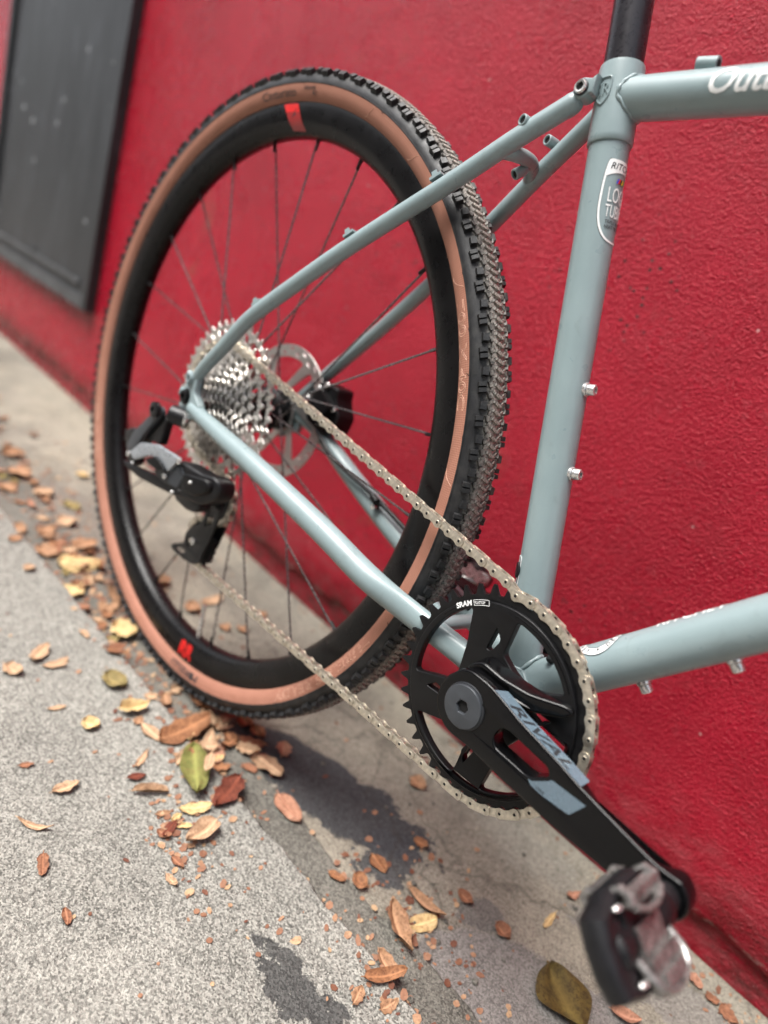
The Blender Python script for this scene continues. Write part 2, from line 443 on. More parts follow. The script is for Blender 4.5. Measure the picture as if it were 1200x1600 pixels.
M_POST = simple('black_alloy_seatpost', (0.022, 0.020, 0.024), 0.30, 0.35, scale=120)
M_TAN = mat_sidewall()
M_TREAD = mat_tread('dusty_black_rubber', False)
M_KNOB = mat_tread('dusty_black_knob_rubber', True)
M_RIM = simple('satin_black_rim', (0.0060, 0.0056, 0.0058), 0.30, 0.0, var=0.25, scale=30, spec=0.20)
M_BLACK = simple('anodised_black_alloy', (0.0050, 0.0050, 0.0055), 0.38, 0.0, var=0.2, scale=90, spec=0.24)
M_CRANK = simple('gloss_black_crank', (0.0028, 0.0028, 0.0032), 0.20, 0.0, var=0.2, scale=40, spec=0.26)
M_PLASTIC = simple('black_composite', (0.0075, 0.0075, 0.0085), 0.40, var=0.25, scale=110, bump=0.1, spec=0.35)
M_CAP = simple('dark_grey_bolt_cap', (0.045, 0.050, 0.057), 0.42, 0.2, scale=100)
M_GREYDECAL = simple('pale_grey_blue_print', (0.115, 0.160, 0.195), 0.26, 0.1, var=0.08)
M_DARKPRINT = simple('dark_print', (0.020, 0.022, 0.026), 0.45)
M_WHITE = simple('white_decal', (0.78, 0.79, 0.78), 0.40, var=0.04)
M_REDPRINT = simple('red_rim_print', (0.62, 0.012, 0.010), 0.35, var=0.12)
M_REDDULL = simple('dull_red_rim_print', (0.30, 0.022, 0.022), 0.35, var=0.12)
M_CHAIN = simple('nickel_chain_plate', (0.58, 0.53, 0.44), 0.36, 0.85, var=0.28, scale=240)
M_STEEL = simple('polished_steel', (0.66, 0.65, 0.63), 0.24, 0.75, var=0.1, scale=200)
M_COG = simple('worn_steel_cog', (0.66, 0.64, 0.61), 0.30, 1.0, var=0.3, scale=300)
M_ROTOR = simple('brushed_rotor_steel', (0.50, 0.49, 0.47), 0.34, 0.9, var=0.15, scale=200)
M_SILVER = simple('silver_derailleur_plate', (0.36, 0.39, 0.42), 0.30, 0.55, var=0.1)
M_MECH = simple('scuffed_pedal_steel', (0.26, 0.25, 0.24), 0.30, 0.7, var=0.55, scale=220)
M_SPOKE = simple('dark_steel_spoke', (0.16, 0.15, 0.15), 0.26, 0.8, scale=100)
M_HOLE = simple('dark_bore', (0.004, 0.004, 0.004), 0.8)
M_YEL = simple('yellow_print', (0.75, 0.60, 0.02), 0.4); M_BLU = simple('blue_print', (0.07, 0.08, 0.45), 0.4)
M_GREEN = simple('green_print', (0.03, 0.35, 0.08), 0.4)
LEAF = dict(
    tan=mat_leaf('tan_dry_leaf', (0.30, 0.185, 0.110), (0.46, 0.31, 0.195), (0.20, 0.115, 0.065)),
    yellow=mat_leaf('yellow_dry_leaf', (0.42, 0.285, 0.125), (0.56, 0.41, 0.21), (0.26, 0.155, 0.065)),
    orange=mat_leaf('orange_brown_leaf', (0.225, 0.118, 0.063), (0.345, 0.200, 0.115), (0.11, 0.052, 0.030)),
    terra=mat_leaf('terracotta_leaf', (0.27, 0.128, 0.080), (0.38, 0.200, 0.130), (0.15, 0.062, 0.038)),
    rust=mat_leaf('rust_brown_leaf', (0.175, 0.072, 0.040), (0.28, 0.132, 0.074), (0.09, 0.034, 0.020)),
    brown=mat_leaf('brown_leaf', (0.16, 0.070, 0.034), (0.29, 0.135, 0.065), (0.085, 0.035, 0.02)),
    maroon=mat_leaf('dark_maroon_leaf', (0.085, 0.022, 0.014), (0.16, 0.045, 0.026), (0.05, 0.014, 0.01)),
    olive=mat_leaf('olive_brown_leaf', (0.13, 0.105, 0.035), (0.26, 0.20, 0.085), (0.085, 0.055, 0.022)),
    darkolive=mat_leaf('mottled_dark_olive_leaf', (0.045, 0.032, 0.013), (0.115, 0.080, 0.022), (0.035, 0.020, 0.010)),
    green=mat_leaf('yellowing_green_leaf', (0.085, 0.095, 0.026), (0.185, 0.185, 0.055), (0.14, 0.085, 0.035)))
M_LITTER = mat_litter()

# ------------------------------------------------------------------ setting: ground, pavement, wall, board
def sheet(name, x0, x1, yedges, z, mat, nx=60, thick=0.05, label=None):
    """flat concrete sheet with a wavering, chipped edge towards the wall (yedges: x -> (y0, y1))"""
    mb = MB(); xs = sorted(set([x0 + (x1 - x0) * k / 12 for k in range(13)] + [-1.2 + 2.4 * k / nx for k in range(nx + 1)]))
    vs = []; fs = []
    for x in xs:
        a, b = yedges(x)
        vs += [(x, a, z - thick), (x, a, z), (x, b - 0.004, z), (x, b - 0.001, z - 0.0028), (x, b + 0.0012, z - thick)]
    for i in range(len(xs) - 1):
        for j in range(4):
            p = i * 5 + j; fs.append((p, p + 5, p + 6, p + 1))
    mb.add(vs, fs)
    return mb.build(name, mat, kind='structure')
def jag(x, s, amp):
    return amp * (math.sin(x * 61 + s) + 0.6 * math.sin(x * 143 + 2.1 * s) + 0.5 * math.sin(x * 317 + 3.7 * s) + 0.35 * math.sin(x * 701 + s))
def slab_edge(x):
    base = -0.0725 + 0.046 * x if x > -0.7 else -0.105 + 0.0 * x
    return base + jag(x, 0.4, 0.0012)
mb = MB(); mb.add([(-150, -150, -0.012), (150, -150, -0.012), (150, 0.40, -0.012), (-150, 0.40, -0.012)], [(0, 1, 2, 3)])
# one large sheet to the horizon; the finer concrete in view lies on it
mb.build('ground', M_ASPHALT, kind='structure')
sheet('wall_side_pavement', -30, 30, lambda x: (-0.02, 0.30), 0.0, M_GROUND)
sheet('gutter_strip', -30, 30, lambda x: (slab_edge(x) + 0.0045 + jag(x, 3.3, 0.0012), 0.001 + 0.0 * x + jag(x, 1.9, 0.0015) - (0.012 if x < 0.42 else 0.0)), 0.0030, M_STRIP, nx=260)
sheet('pavement_slab', -30, 30, lambda x: (-3.0, slab_edge(x)), 0.0140, M_SLAB, nx=320)
mb = MB(); mb.box((0, -3.10, -0.07), (60, 0.2, 0.16)); mb.build('kerb', M_STRIP, kind='structure')
# house front added out of view behind the camera to shut out low sky
M_RENDER = simple('grey_beige_render', (0.20, 0.19, 0.175), 0.85, var=0.2, scale=3, bump=0.3, bscale=60)
M_PANE = simple('dark_window_glass', (0.02, 0.022, 0.025), 0.08, var=0.1)
sky_block = bpy.data.objects.new('added_building', None); COL.objects.link(sky_block); sky_block.location = (0, -9.5, 0)
sky_block['label'] = 'grey-beige rendered building out of view across the street, put in to block low sky'; sky_block['category'] = 'added_building'
mb = MB(); mb.box((0, -3.0, 3.9), (46, 6.0, 7.8)); mb.build('facade', M_RENDER, sky_block)
mb = MB(); mb.box((0, -0.05, 7.9), (46.4, 0.7, 0.35)); mb.build('cornice', M_RENDER, sky_block)
for fx in range(-10, 11):
    for fz in (1.6, 5.0):
        mb = MB(); mb.box((fx * 2.1, 0.02, fz), (1.1, 0.06, 1.6)); wf = mb.build('window', M_RENDER, sky_block)
        mb = MB(); mb.box((fx * 2.1, 0.055, fz), (0.95, 0.02, 1.45)); mb.build('pane', M_PANE, wf)


YW = 0.2607
wall = MB()
xs = [-12 + 0.6 * k for k in range(16)] + [-2.4 + 0.02 * k for k in range(206)] + [1.72 + 0.6 * k for k in range(16)]
vs = []; fs = []
for x in xs:
    lip = 0.047 + jag(x, 0.7, 0.0028) + 0.004 * math.sin(x * 9)
    d = jag(x, 2.2, 0.0005)
    vs += [(x, YW + 0.006, -0.03), (x, YW + 0.003 + d, 0.012), (x, YW + 0.005, lip - 0.008), (x, YW + 0.004, lip - 0.003), (x, YW - 0.004 + d, lip + 0.001), (x, YW - 0.0075 + d, lip + 0.008), (x, YW - 0.0055, lip + 0.05), (x, YW - 0.001, 0.2), (x, YW, 4.0), (x, YW + 0.25, 4.0)]
for i in range(len(xs) - 1):
    for j in range(9):
        p = i * 10 + j; fs.append((p, p + 10, p + 11, p + 1))
wall.add(vs, fs)
wall_o = wall.build('wall', M_WALL, label='rough red painted stucco wall behind the bicycle', cat='wall')

bd = bpy.data.objects.new('notice_board', None); COL.objects.link(bd); bd.location = (-1.45, YW, 0.234)
bd['label'] = 'weathered charcoal panel fixed to the red wall, left of the wheel'; bd['category'] = 'board'
mb = MB(); mb.box((0.0, -0.008, 0.55), (0.80, 0.016, 1.09)); mb.build('panel', M_BOARD, bd)
for c, s in (((0, -0.012, 0.014), (0.806, 0.024, 0.028)), ((0, -0.012, 1.09), (0.806, 0.024, 0.028)), ((0.391, -0.013, 0.55), (0.028, 0.026, 1.10)), ((-0.391, -0.013, 0.55), (0.028, 0.026, 1.10))):
    mb = MB(); mb.box(c, s); o = mb.build('frame_rail', M_BOARDFRAME if s[0] > 0.5 else M_BOARD, bd)
for sx_, sz_ in ((0.36, 0.06), (0.36, 0.45), (0.36, 0.85), (-0.36, 0.06), (0.0, 0.075)):
    mb = MB(); mb.lathe([(0.008, 0), (0.008, 0.002), (0.005, 0.004), (0, 0.004)], (sx_, -0.016, sz_), (0, -1, 0), 14); mb.build('screw', M_BOARDFRAME, bd)
mb = MB(); mb.box((-0.02, -0.019, 0.055), (0.70, 0.006, 0.012)); mb.build('ledge_strip', M_BOARDFRAME, bd)

# ------------------------------------------------------------------ the bicycle (built upright about its rear hub, then leaned on the wall side)
BIKE = bpy.data.objects.new('bicycle', None); COL.objects.link(BIKE)
BIKE['label'] = 'grey-green gravel bicycle with tan-wall tyre leaning by the red wall'; BIKE['category'] = 'bicycle'
Wm = Matrix(((0.99985, -0.0056, 0.0164), (0.0048, 0.9989, 0.0457), (-0.0166, -0.0456, 0.9988)))
q_ = Wm.to_quaternion(); q_.normalize()
BIKE.rotation_mode = 'QUATERNION'; BIKE.rotation_quaternion = q_
BIKE.location = q_.to_matrix() @ Vector((0, 0, -HUB)) - Vector((0, 0, -0.3505))
BB = Vector((0.4436, 0, -0.0674))
SA = R(73.55); SD = Vector((-math.cos(SA), 0, math.sin(SA))); SF = Vector((math.sin(SA), 0, math.cos(SA)))
def st(s, f=0.0, y=0.0): return BB + SD * s + SF * f + Vector((0, y, 0))

# --- frame tubes
o = MB().tube([st(0.0), st(0.2), st(0.412)], 0.0143, 40).build('seat_tube', M_FRAME, BIKE); seat_tube = o
mb = MB(); mb.lathe([(0.0138, 0.4030), (0.0153, 0.4034), (0.0158, 0.4042), (0.01585, 0.408), (0.0158, 0.454), (0.0154, 0.4562), (0.0140, 0.4562), (0.0138, 0.44)], BB, SD, 48)
lug = mb.build('seat_lug', M_FRAME, BIKE)
mb = MB(); mb.cyl(st(0.445), st(0.78), 0.01362, seg=40); mb.build('seatpost', M_POST, BIKE)
TT0 = Vector((0.322, 0, 0.3503)); TTd = Vector((0.0828, 0, 0.0119)).normalized()
mb = MB(); mb.tube([TT0, TT0 + TTd * 0.2, TT0 + TTd * 0.555], 0.01415, 40); top_tube = mb.build('top_tube', M_FRAME, BIKE)
DTd = Vector((0.5677 - BB.x, 0, 0.0742 - BB.z)).normalized()
DTn = Vector((DTd.z, 0, -DTd.x))
mb = MB(); mb.tube([BB + DTd * 0.01, BB + DTd * 0.3, BB + DTd * 0.665], 0.0168, 44); down_tube = mb.build('down_tube', M_FRAME, BIKE)
HT = Vector((0.889, 0, 0.423)); HTd = Vector((-0.309, 0, 0.951))
mb = MB(); mb.lathe([(0.0175, -0.085), (0.021, -0.08), (0.019, -0.06), (0.019, 0.06), (0.021, 0.075), (0.0175, 0.08)], HT, HTd, 40); mb.build('head_tube', M_FRAME, BIKE)
# weld fillets where tubes meet
def weld(name, ring, r, parent, wob=0.0006):
    pts = [Vector(p) + Vector((rnd.uniform(-1, 1), rnd.uniform(-1, 1), rnd.uniform(-1, 1))) * wob * 0.5 for p in ring]
    n = len(pts); mb = MB(); k = 6; vs = []; fs = []
    for i in range(n):
        t = (pts[(i + 1) % n] - pts[i - 1]).normalized(); a = t.orthogonal().normalized(); b = t.cross(a)
        rr = r * (1 + 0.32 * math.sin(i * 2.1))
        vs += [pts[i] + (a * math.cos(2 * math.pi * j / k) + b * math.sin(2 * math.pi * j / k)) * rr for j in range(k)]
    # rings keep a common start direction only roughly; joined by nearest twist
    for i in range(n):
        i2 = (i + 1) % n
        best = min(range(k), key=lambda sft: sum((vs[i * k + j] - vs[i2 * k + (j + sft) % k]).length for j in range(k)))
        for j in range(k): fs.append((i * k + j, i * k + (j + 1) % k, i2 * k + (j + 1 + best) % k, i2 * k + (j + best) % k))
    mb.add(vs, fs); return mb.build(name, M_FRAME, parent, angle=80)
def tube_on_tube(p0, d, r, q0, qd, qr, n=44, sgn=1):
    """curve where tube (p0,d,r) meets cylinder (q0,qd,qr)"""
    a = d.orthogonal().normalized(); b = d.cross(a); out = []
    for i in range(n):
        e = a * math.cos(2 * math.pi * i / n) * r + b * math.sin(2 * math.pi * i / n) * r
        s_ = p0 + e; w = s_ - q0; w = w - qd * w.dot(qd); dd = d - qd * d.dot(qd)
        A = dd.dot(dd); B = 2 * w.dot(dd); Cc = w.dot(w) - qr * qr; D = B * B - 4 * A * Cc
        tt = (-B + sgn * math.sqrt(max(D, 0))) / (2 * A)
        out.append(s_ + d * tt)
    return out
weld('weld_bead', tube_on_tube(TT0 - TTd * 0.02, TTd, 0.01415, BB, SD, 0.0158), 0.0014, top_tube, 0.0012)
Y = Vector((0, 1, 0))
mb = MB(); mb.lathe([(0.0185, -0.0345), (0.0207, -0.0335), (0.0207, 0.0335), (0.0185, 0.0345)], BB, Y, 48); bb_shell = mb.build('bottom_bracket_shell', M_FRAME, BIKE)
weld('weld_bead', tube_on_tube(BB, SD, 0.0143, BB, Y, 0.0207), 0.0019, bb_shell)
weld('weld_bead', tube_on_tube(BB, DTd, 0.0168, BB, Y, 0.0207), 0.0019, bb_shell)
def elliptic_join(): # seat tube / down tube seam above the shell
    return [p + SD * 0.0 for p in tube_on_tube(BB + SD * 0.002, DTd, 0.0168, BB, SD, 0.0143)]
weld('weld_bead', elliptic_join(), 0.0016, bb_shell)
mb = MB()
for sg in (-1, 1): mb.lathe([(0.0165, 0.034), (0.0215, 0.0345), (0.0215, 0.043), (0.016, 0.0445)], BB, Y * sg, 40)
mb.build('bearing_cup', M_BLACK, BIKE)

# --- stays
ssR = [(-0.0007, -0.067, 0.0141), (0.0125, -0.0675, 0.036), (0.0335, -0.067, 0.0635), (0.062, -0.064, 0.105), (0.105, -0.0565, 0.151), (0.1534, -0.047, 0.2005), (0.2245, -0.033, 0.2675), (0.265, -0.0245, 0.308), (0.2968, -0.0162, 0.3392)]
ssL = [(0.002, 0.067, 0.008), (0.045, 0.066, 0.0595), (0.119, 0.056, 0.1395), (0.179, 0.045, 0.2045), (0.224, 0.0345, 0.258), (0.261, 0.0256, 0.302), (0.2945, 0.0178, 0.3395), (0.308, 0.0140, 0.3545)]
stay_r = MB().tube(ssR, [0.0066, 0.0068, 0.0071, 0.0073, 0.0073, 0.0073, 0.0073, 0.0073, 0.0073], 28, smooth=6).build('seatstay', M_FRAME, BIKE)
stay_l = MB().tube(ssL, [0.0066] + [0.0073] * 7, 28, smooth=6).build('seatstay', M_FRAME, BIKE)
csR = [(0.012, -0.0675, -0.0085), (0.06, -0.068, -0.0125), (0.14, -0.066, -0.0194), (0.2405, -0.0565, -0.0340), (0.3000, -0.0465, -0.0475), (0.3460, -0.0335, -0.0558), (0.3860, -0.0270, -0.0585), (0.43, -0.025, -0.060)]
csL = [(0.012, 0.0675, 0.004), (0.06, 0.068, 0.0005), (0.14, 0.0665, -0.0235), (0.2405, 0.056, -0.0455), (0.3257, 0.044, -0.0570), (0.378, 0.036, -0.0595), (0.405, 0.031, -0.0605), (0.43, 0.028, -0.063)]
cr = [0.0076, 0.0090, 0.0106, 0.0112, 0.0114, 0.0112, 0.0108, 0.0108]
fl = [1.0] * 25 + [0.95, 0.86, 0.76, 0.68, 0.64, 0.64, 0.66, 0.70] + [0.8] * 20
chain_r = MB().tube(csR, cr, 32, smooth=6, flat=((0, 1, 0), fl)).build('chainstay', M_FRAME, BIKE)
chain_l = MB().tube(csL, cr, 32, smooth=6).build('chainstay', M_FRAME, BIKE)
mb = MB(); mb.tube([(0.366, -0.03, -0.056), (0.366, 0.03, -0.0585)], 0.0062, 20); mb.cyl((0.362, -0.012, -0.052), (0.352, -0.013, -0.046), 0.004, seg=14); mb.build('chainstay_bridge', M_FRAME, BIKE)
mb = MB(); mb.tube([(0.2567, -0.026, 0.2985), (0.2625, -0.015, 0.3010), (0.2625, 0.0, 0.3030), (0.2590, 0.014, 0.3020), (0.2520, 0.027, 0.2925)], 0.0056, 20, smooth=5)
bridge = mb.build('seatstay_bridge', M_FRAME, BIKE)
def boss(parent, a, d, r=0.0043, L=0.010, name='mount_boss'):
    d = Vector(d).normalized(); a = Vector(a)
    mb = MB(); mb.lathe([(r * 0.8, -0.004), (r, 0), (r, L), (r * 0.84, L + 0.0004), (r * 0.70, L + 0.0002), (r * 0.66, L - 0.004)], a, d, 20)
    mb.cyl(a + d * (L - 0.005), a + d * (L - 0.0012), r * 0.72, seg=16, mi=1)
    return mb.build(name, [M_FRAME, M_HOLE], parent)
boss(bridge, (0.2610, 0.0015, 0.2945), (-0.15, -0.62, -0.55), 0.0043, 0.0075)
ssd = (Vector(ssR[-1]) - Vector(ssR[-4])).normalized()
boss(stay_r, (0.2715, -0.0205, 0.3205), (-0.22, -0.95, 0.0), 0.0043, 0.0095)
boss(stay_l, (0.2640, 0.0250, 0.3235), (-0.22, -0.95, 0.0), 0.0043, 0.0095)
def guide(parent, p, d):
    """small brazed hose guide: foot with two upright lips"""
    d = Vector(d).normalized(); up = Vector((-d.z, 0, d.x)).normalized(); if_ = 1 if up.z > 0 else -1; up *= if_
    side = d.cross(up); rot = Matrix((d, side, up)).transposed(); p = Vector(p)
    mb = MB(); mb.box(p + up * 0.0006, (0.011, 0.0065, 0.0022), rot)
    for s_ in (-1, 1): mb.box(p + up * 0.0030 + side * s_ * 0.0026, (0.0055, 0.0013, 0.0042), rot, taper=0.8)
    return mb.build('hose_guide', M_FRAME, parent)
for p, i in (((0.1495, -0.0505, 0.2065), 4), ((0.0675, -0.0645, 0.1205), 3), ((0.213, -0.0365, 0.2685), 5)):
    guide(stay_r, p, Vector(ssR[i + 1]) - Vector(ssR[i]))

# --- seat binder ears and bolt
for sg in (-1, 1):
    c = Vector((0.3036, 0.0162 * sg, 0.3478)); t_ = Vector((0.3225, 0.0, 0.3545))
    ang = math.degrees(math.atan2(t_.z - c.z, t_.x - c.x))
    pts = arc(c.x, c.z, 0.0070, ang + 62, ang + 298, 18) + [(0.3100, 0.3448), (0.3135, 0.3455), (0.3120, 0.3580), (0.3090, 0.3548)]
    vs, fs = outline(pts, half=0.0062, bev=0.0014, res=3, mapf=xz(c.y))
    mb = MB(); mb.add(vs, fs); mb.build('binder_ear', M_FRAME, lug)
mb = MB(); mb.lathe([(0.0, 0.0009), (0.0026, 0.0009), (0.0028, 0.0030), (0.0040, 0.0032), (0.0047, 0.0022), (0.0047, 0.0)], (0.3036, -0.0224, 0.3478), (0, -1, 0), 30)
bolt = mb.build('binder_bolt', M_STEEL, lug)
mb = MB(); mb.lathe([(0.0047, 0.0), (0.0047, 0.0014), (0.0054, 0.0012), (0.0054, 0.0)], (0.3036, -0.0224, 0.3478), (0, -1, 0), 30); mb.build('bolt_washer', M_DARKPRINT, lug)
mb = MB(); mb.lathe([(0.0027, 0), (0.0027, 0.0013), (0.0, 0.0013)], (0.3036, -0.0226, 0.3478), (0, -1, 0), 6); mb.build('hex_socket', M_HOLE, lug)
# stay caps under the ears
for sg, P in ((-1, ssR[-1]),):
    mb = MB(); mb.lathe([(0.0073, -0.006), (0.0075, 0.0), (0.0068, 0.0035), (0.0045, 0.0062), (0.0, 0.0072)], P, Vector((0.03, 0.0066 * -sg, 0.033)), 24); mb.build('stay_cap', M_FRAME, lug)
# crest on the lug: a raised shield outline with two back-to-back letters
def on_tube(o0, axis, ref, r, ang0):
    """u along the tube's girth, v along its axis, w off the surface"""
    axis = Vector(axis).normalized(); ref = Vector(ref); side = axis.cross(ref)
    def f(u, v, w):
        a = ang0 + u / r
        return Vector(o0) + axis * v + (ref * math.cos(a) + side * math.sin(a)) * (r + w)
    return f
fl_ = on_tube(BB, SD, SF, 0.0158, R(-90))      # angle 0 = front of the tube, -90 = rider's right
sh = [(-0.0060, 0.0080), (0.0, 0.0090), (0.0062, 0.0085), (0.0060, 0.0), (0.0048, -0.0050), (0.0005, -0.0095), (-0.0045, -0.0050), (-0.0060, 0.0)]
shp = rounded(sh, 0.002, 4)
cu0, cv0 = -0.0040, 0.4358
mb = MB(); ring = [fl_(cu0 + u, cv0 + v, 0.0002) for u, v in shp]
n = len(ring)
for i in range(n): mb.tube([ring[i], ring[(i + 1) % n]], 0.00075, 8)
for mir in (1, -1):
    vs, fs = text('R', 0.0112, 0.0004, cut=0.002, mapf=lambda u, v, w, m=mir: fl_(cu0 + (u + 0.0001) * m * 0.75, cv0 - 0.0030 + v * 1.05, w + 0.0005))
    mb.add(vs, fs)
mb.build('crest', M_FRAME, lug)

# --- dropouts
for sg in (-1, 1):
    pts = rounded([(-0.010, 0.006), (-0.006, 0.016), (0.000, 0.024), (0.012, 0.024), (0.013, 0.008), (0.030, -0.002), (0.030, -0.016), (0.012, -0.020), (0.004, -0.032), (-0.006, -0.032), (-0.010, -0.012)], 0.005, 5)
    vs, fs = outline(pts, [arc(0, 0, 0.0055, 0, 345, 16)], 0.0042, 0.0012, 2, xz(0.0675 * sg))
    d = MB(); d.add(vs, fs); dro = d.build('dropout', M_FRAME, BIKE)
    if sg < 0:
        boss(dro, (-0.003, -0.066, 0.0215), (-0.75, -0.6, 0.1), 0.0050, 0.0075, 'fender_eyelet')
        boss(dro, (0.003, -0.068, 0.0200), (-0.2, -0.95, 0.1), 0.0056, 0.0080, 'fender_eyelet')
        boss(dro, (-0.007, -0.068, 0.002), (-0.5, -0.85, 0.1), 0.0048, 0.0070, 'fender_eyelet')
        mb = MB(); mb.lathe([(0.0065, 0.0), (0.0065, 0.004), (0.0036, 0.0045), (0.003, 0.001), (0, 0.001)], (0, -0.0715, 0), (0, -1, 0), 24); mb.build('axle_end', M_BLACK, dro)
        mb = MB(); mb.lathe([(0.005, 0), (0.0085, 0.001), (0.0085, 0.004), (0.006, 0.006), (0, 0.006)], (0.0075, -0.0705, -0.0226), (0, -1, 0), 24); mb.build('hanger_bolt', M_STEEL, dro)

# --- bottle cage bolts, plug, top tube stop
def socket_bolt(parent, p, d, r=0.0042, h=0.0060):
    d = Vector(d).normalized(); p = Vector(p)
    mb = MB(); mb.lathe([(r * 1.25, -0.002), (r * 1.25, 0.0005), (r * 1.05, 0.0014), (r, 0.0014), (r, h), (r * 0.85, h + 0.0008), (r * 0.52, h + 0.0008), (r * 0.50, h - 0.002), (0, h - 0.002)], p, d, 20)
    mb.lathe([(r * 1.12, 0.0006), (r * 1.12, 0.0013)], p, d, 20, mi=1)
    return mb.build('bottle_bolt', [M_STEEL, M_DARKPRINT], parent)
socket_bolt(seat_tube, st(0.2325, 0.0150), SF); socket_bolt(seat_tube, st(0.1710, 0.0150), SF)
for s_ in (0.100, 0.1615): socket_bolt(down_tube, BB + DTd * s_ + DTn * 0.0175, DTn)
fp = on_tube(BB, SD, SF, 0.0143, R(-138))
mb = MB(); vs, fs = outline(rounded([(-0.005, -0.013), (0.004, -0.013), (0.004, 0.011), (-0.005, 0.011)], 0.003), half=0.0002, bev=0.00005, mapf=lambda u, v, w: fp(u, v + 0.093, 0.0003 + w)); mb.add(vs, fs); mb.build('guard_sticker', M_WHITE, seat_tube)
mb = MB(); vs, fs = outline([(0.0036 * math.cos(k * 0.3142), 0.0062 * math.sin(k * 0.3142)) for k in range(20)], half=0.0008, bev=0.0003, mapf=lambda u, v, w: fp(u + 0.001, v + 0.093, 0.0010 + w)); mb.add(vs, fs); mb.build('cable_port_plug', M_PLASTIC, seat_tube)
p = Vector((0.3745, 0, 0.3715))
mb = MB(); mb.box(p - Vector((0, 0, 0.001)), (0.010, 0.005, 0.009), TTd.to_track_quat('X', 'Z').to_matrix()); mb.tube([p + Vector((-0.0062, 0, 0.0045)), p + TTd * 0.0075 + Vector((0, 0, 0.0045))], 0.0044, 18)
mb.build('cable_stop', M_FRAME, top_tube)
mb = MB(); mb.cyl(p + TTd * 0.0070 + Vector((0, 0, 0.0045)), p + TTd * 0.0078 + Vector((0, 0, 0.0045)), 0.0026, seg=12); mb.build('cable_bore', M_HOLE, top_tube)
# small black cable-guide screw in the crook of seat tube and down tube
mb = MB(); mb.lathe([(0.0, 0), (0.003, 0.0), (0.0030, 0.003), (0.002, 0.004), (0, 0.004)], BB + DTd * 0.044 + Vector((-0.010, -0.0120, 0.009)), (-0.4, -0.7, 0.6), 16); mb.build('cable_grommet', M_PLASTIC, down_tube)

# --- frame lettering and decals
tube_tt = on_tube(TT0, TTd, Vector((-TTd.z, 0, TTd.x)), 0.01415, R(90))
def tt_map(u, v, w):   # text runs along the tube, tops up, on the rider's right side
    d = TTd; up = Vector((-d.z, 0, d.x)); a = R(-24) + v / 0.01415
    return TT0 + d * (0.0655 + u * 0.93) + (Vector((0, -1, 0)) * math.cos(a) + up * math.sin(a)) * (0.01415 + 0.0003 + w)
vs, fs = text('Outback', 0.0222, 0.0001, 0.28, tt_map, fat=0.0003, cut=0.004)
mb = MB(); mb.add(vs, fs); mb.build('lettering', M_WHITE, top_tube, label='white slanted model lettering on the top tube')
fd = on_tube(BB, SD, SF, 0.0143, 0.0)
S0, S1 = 0.335, 0.3905
def drop(off):          # shield-like outline: straight top, rounded foot
    w = 0.0163 - off; pts = [(-0.0118 + off * 0.6, S1 - off), (0.0118 - off * 0.6, S1 - off)]
    for k in range(1, 24):
        t = k / 24; a = math.pi * t
        v = S1 - off - (S1 - S0 - 2 * off) * (0.5 - 0.5 * math.cos(a)) ** 0.85 * 1.0
        u = w * (math.sin(a * 0.5 + math.pi * 0.25) if t < 0.5 else math.sin(a)) ** 0.72
        pts.append((u, v))
    half = pts[1:]
    return half + [(0.0, S0 + off)] + [(-u, v) for u, v in reversed(half)]
def flat_strip(poly_o, poly_i, mapf, mat, name, parent, lift=0.0003):
    mb = MB(); n = len(poly_o)
    vs = [mapf(u, v, lift) for u, v in poly_o] + [mapf(u, v, lift) for u, v in poly_i]
    mb.add(vs, [(i, (i + 1) % n, n + (i + 1) % n, n + i) for i in range(n)]); return mb.build(name, mat, parent)
flat_strip(drop(0.0), drop(0.0014), fd, M_WHITE, 'decal_border', seat_tube)
flat_strip(drop(-0.0003), drop(0.0001), fd, M_DARKPRINT, 'decal_line', seat_tube, 0.00022)
def grid_patch(poly_fn, u0, u1, v0, v1, nu, nv, mapf, lift):
    mb = MB(); vs = []; fs = []
    for j in range(nv + 1):
        for i in range(nu + 1): vs.append(mapf(*poly_fn(u0 + (u1 - u0) * i / nu, v0 + (v1 - v0) * j / nv), lift))
    for j in range(nv):
        for i in range(nu): a = j * (nu + 1) + i; fs.append((a, a + 1, a + nu + 2, a + nu + 1))
    mb.add(vs, fs); return mb
def banner(u, v): # white head of the decal with an arched foot
    k = (v - (S1 - 0.0105)) / 0.0105
    foot = S1 - 0.0125 + 0.0045 * (1 - (u / 0.0155) ** 2)
    return (u * (0.0150 - 0.0030 * k) / 0.0150, foot + (S1 - foot) * k)
grid_patch(banner, -0.0150, 0.0150, S1 - 0.0105, S1, 16, 3, fd, 0.00032).build('decal_banner', M_WHITE, seat_tube)
def st_text(s, size, v, mat, shear=0, fat=0.0, sx=1.0, u=0.0):
    vs, fs = text(s, size, 0.00004, shear, lambda a, b, w: fd(u + a * sx, v + b, 0.00045 + w), fat, 0.003, 'CENTER'); mb = MB(); mb.add(vs, fs); mb.build('lettering', mat, seat_tube)
st_text('RITCHEY', 0.0062, S1 - 0.0065, M_DARKPRINT, 0.25)
st_text('LOGIC', 0.0145, S1 - 0.0285, M_WHITE, 0, 0.0, 0.52)
st_text('TUBING', 0.0120, S1 - 0.0385, M_WHITE, 0, 0.0, 0.52)
st_text('TRIPLE BUTTED', 0.0032, S1 - 0.0428, M_DARKPRINT, 0, 0.0, 0.9)
st_text('HEAT TREATED', 0.0032, S1 - 0.0462, M_DARKPRINT, 0, 0.0, 0.9)
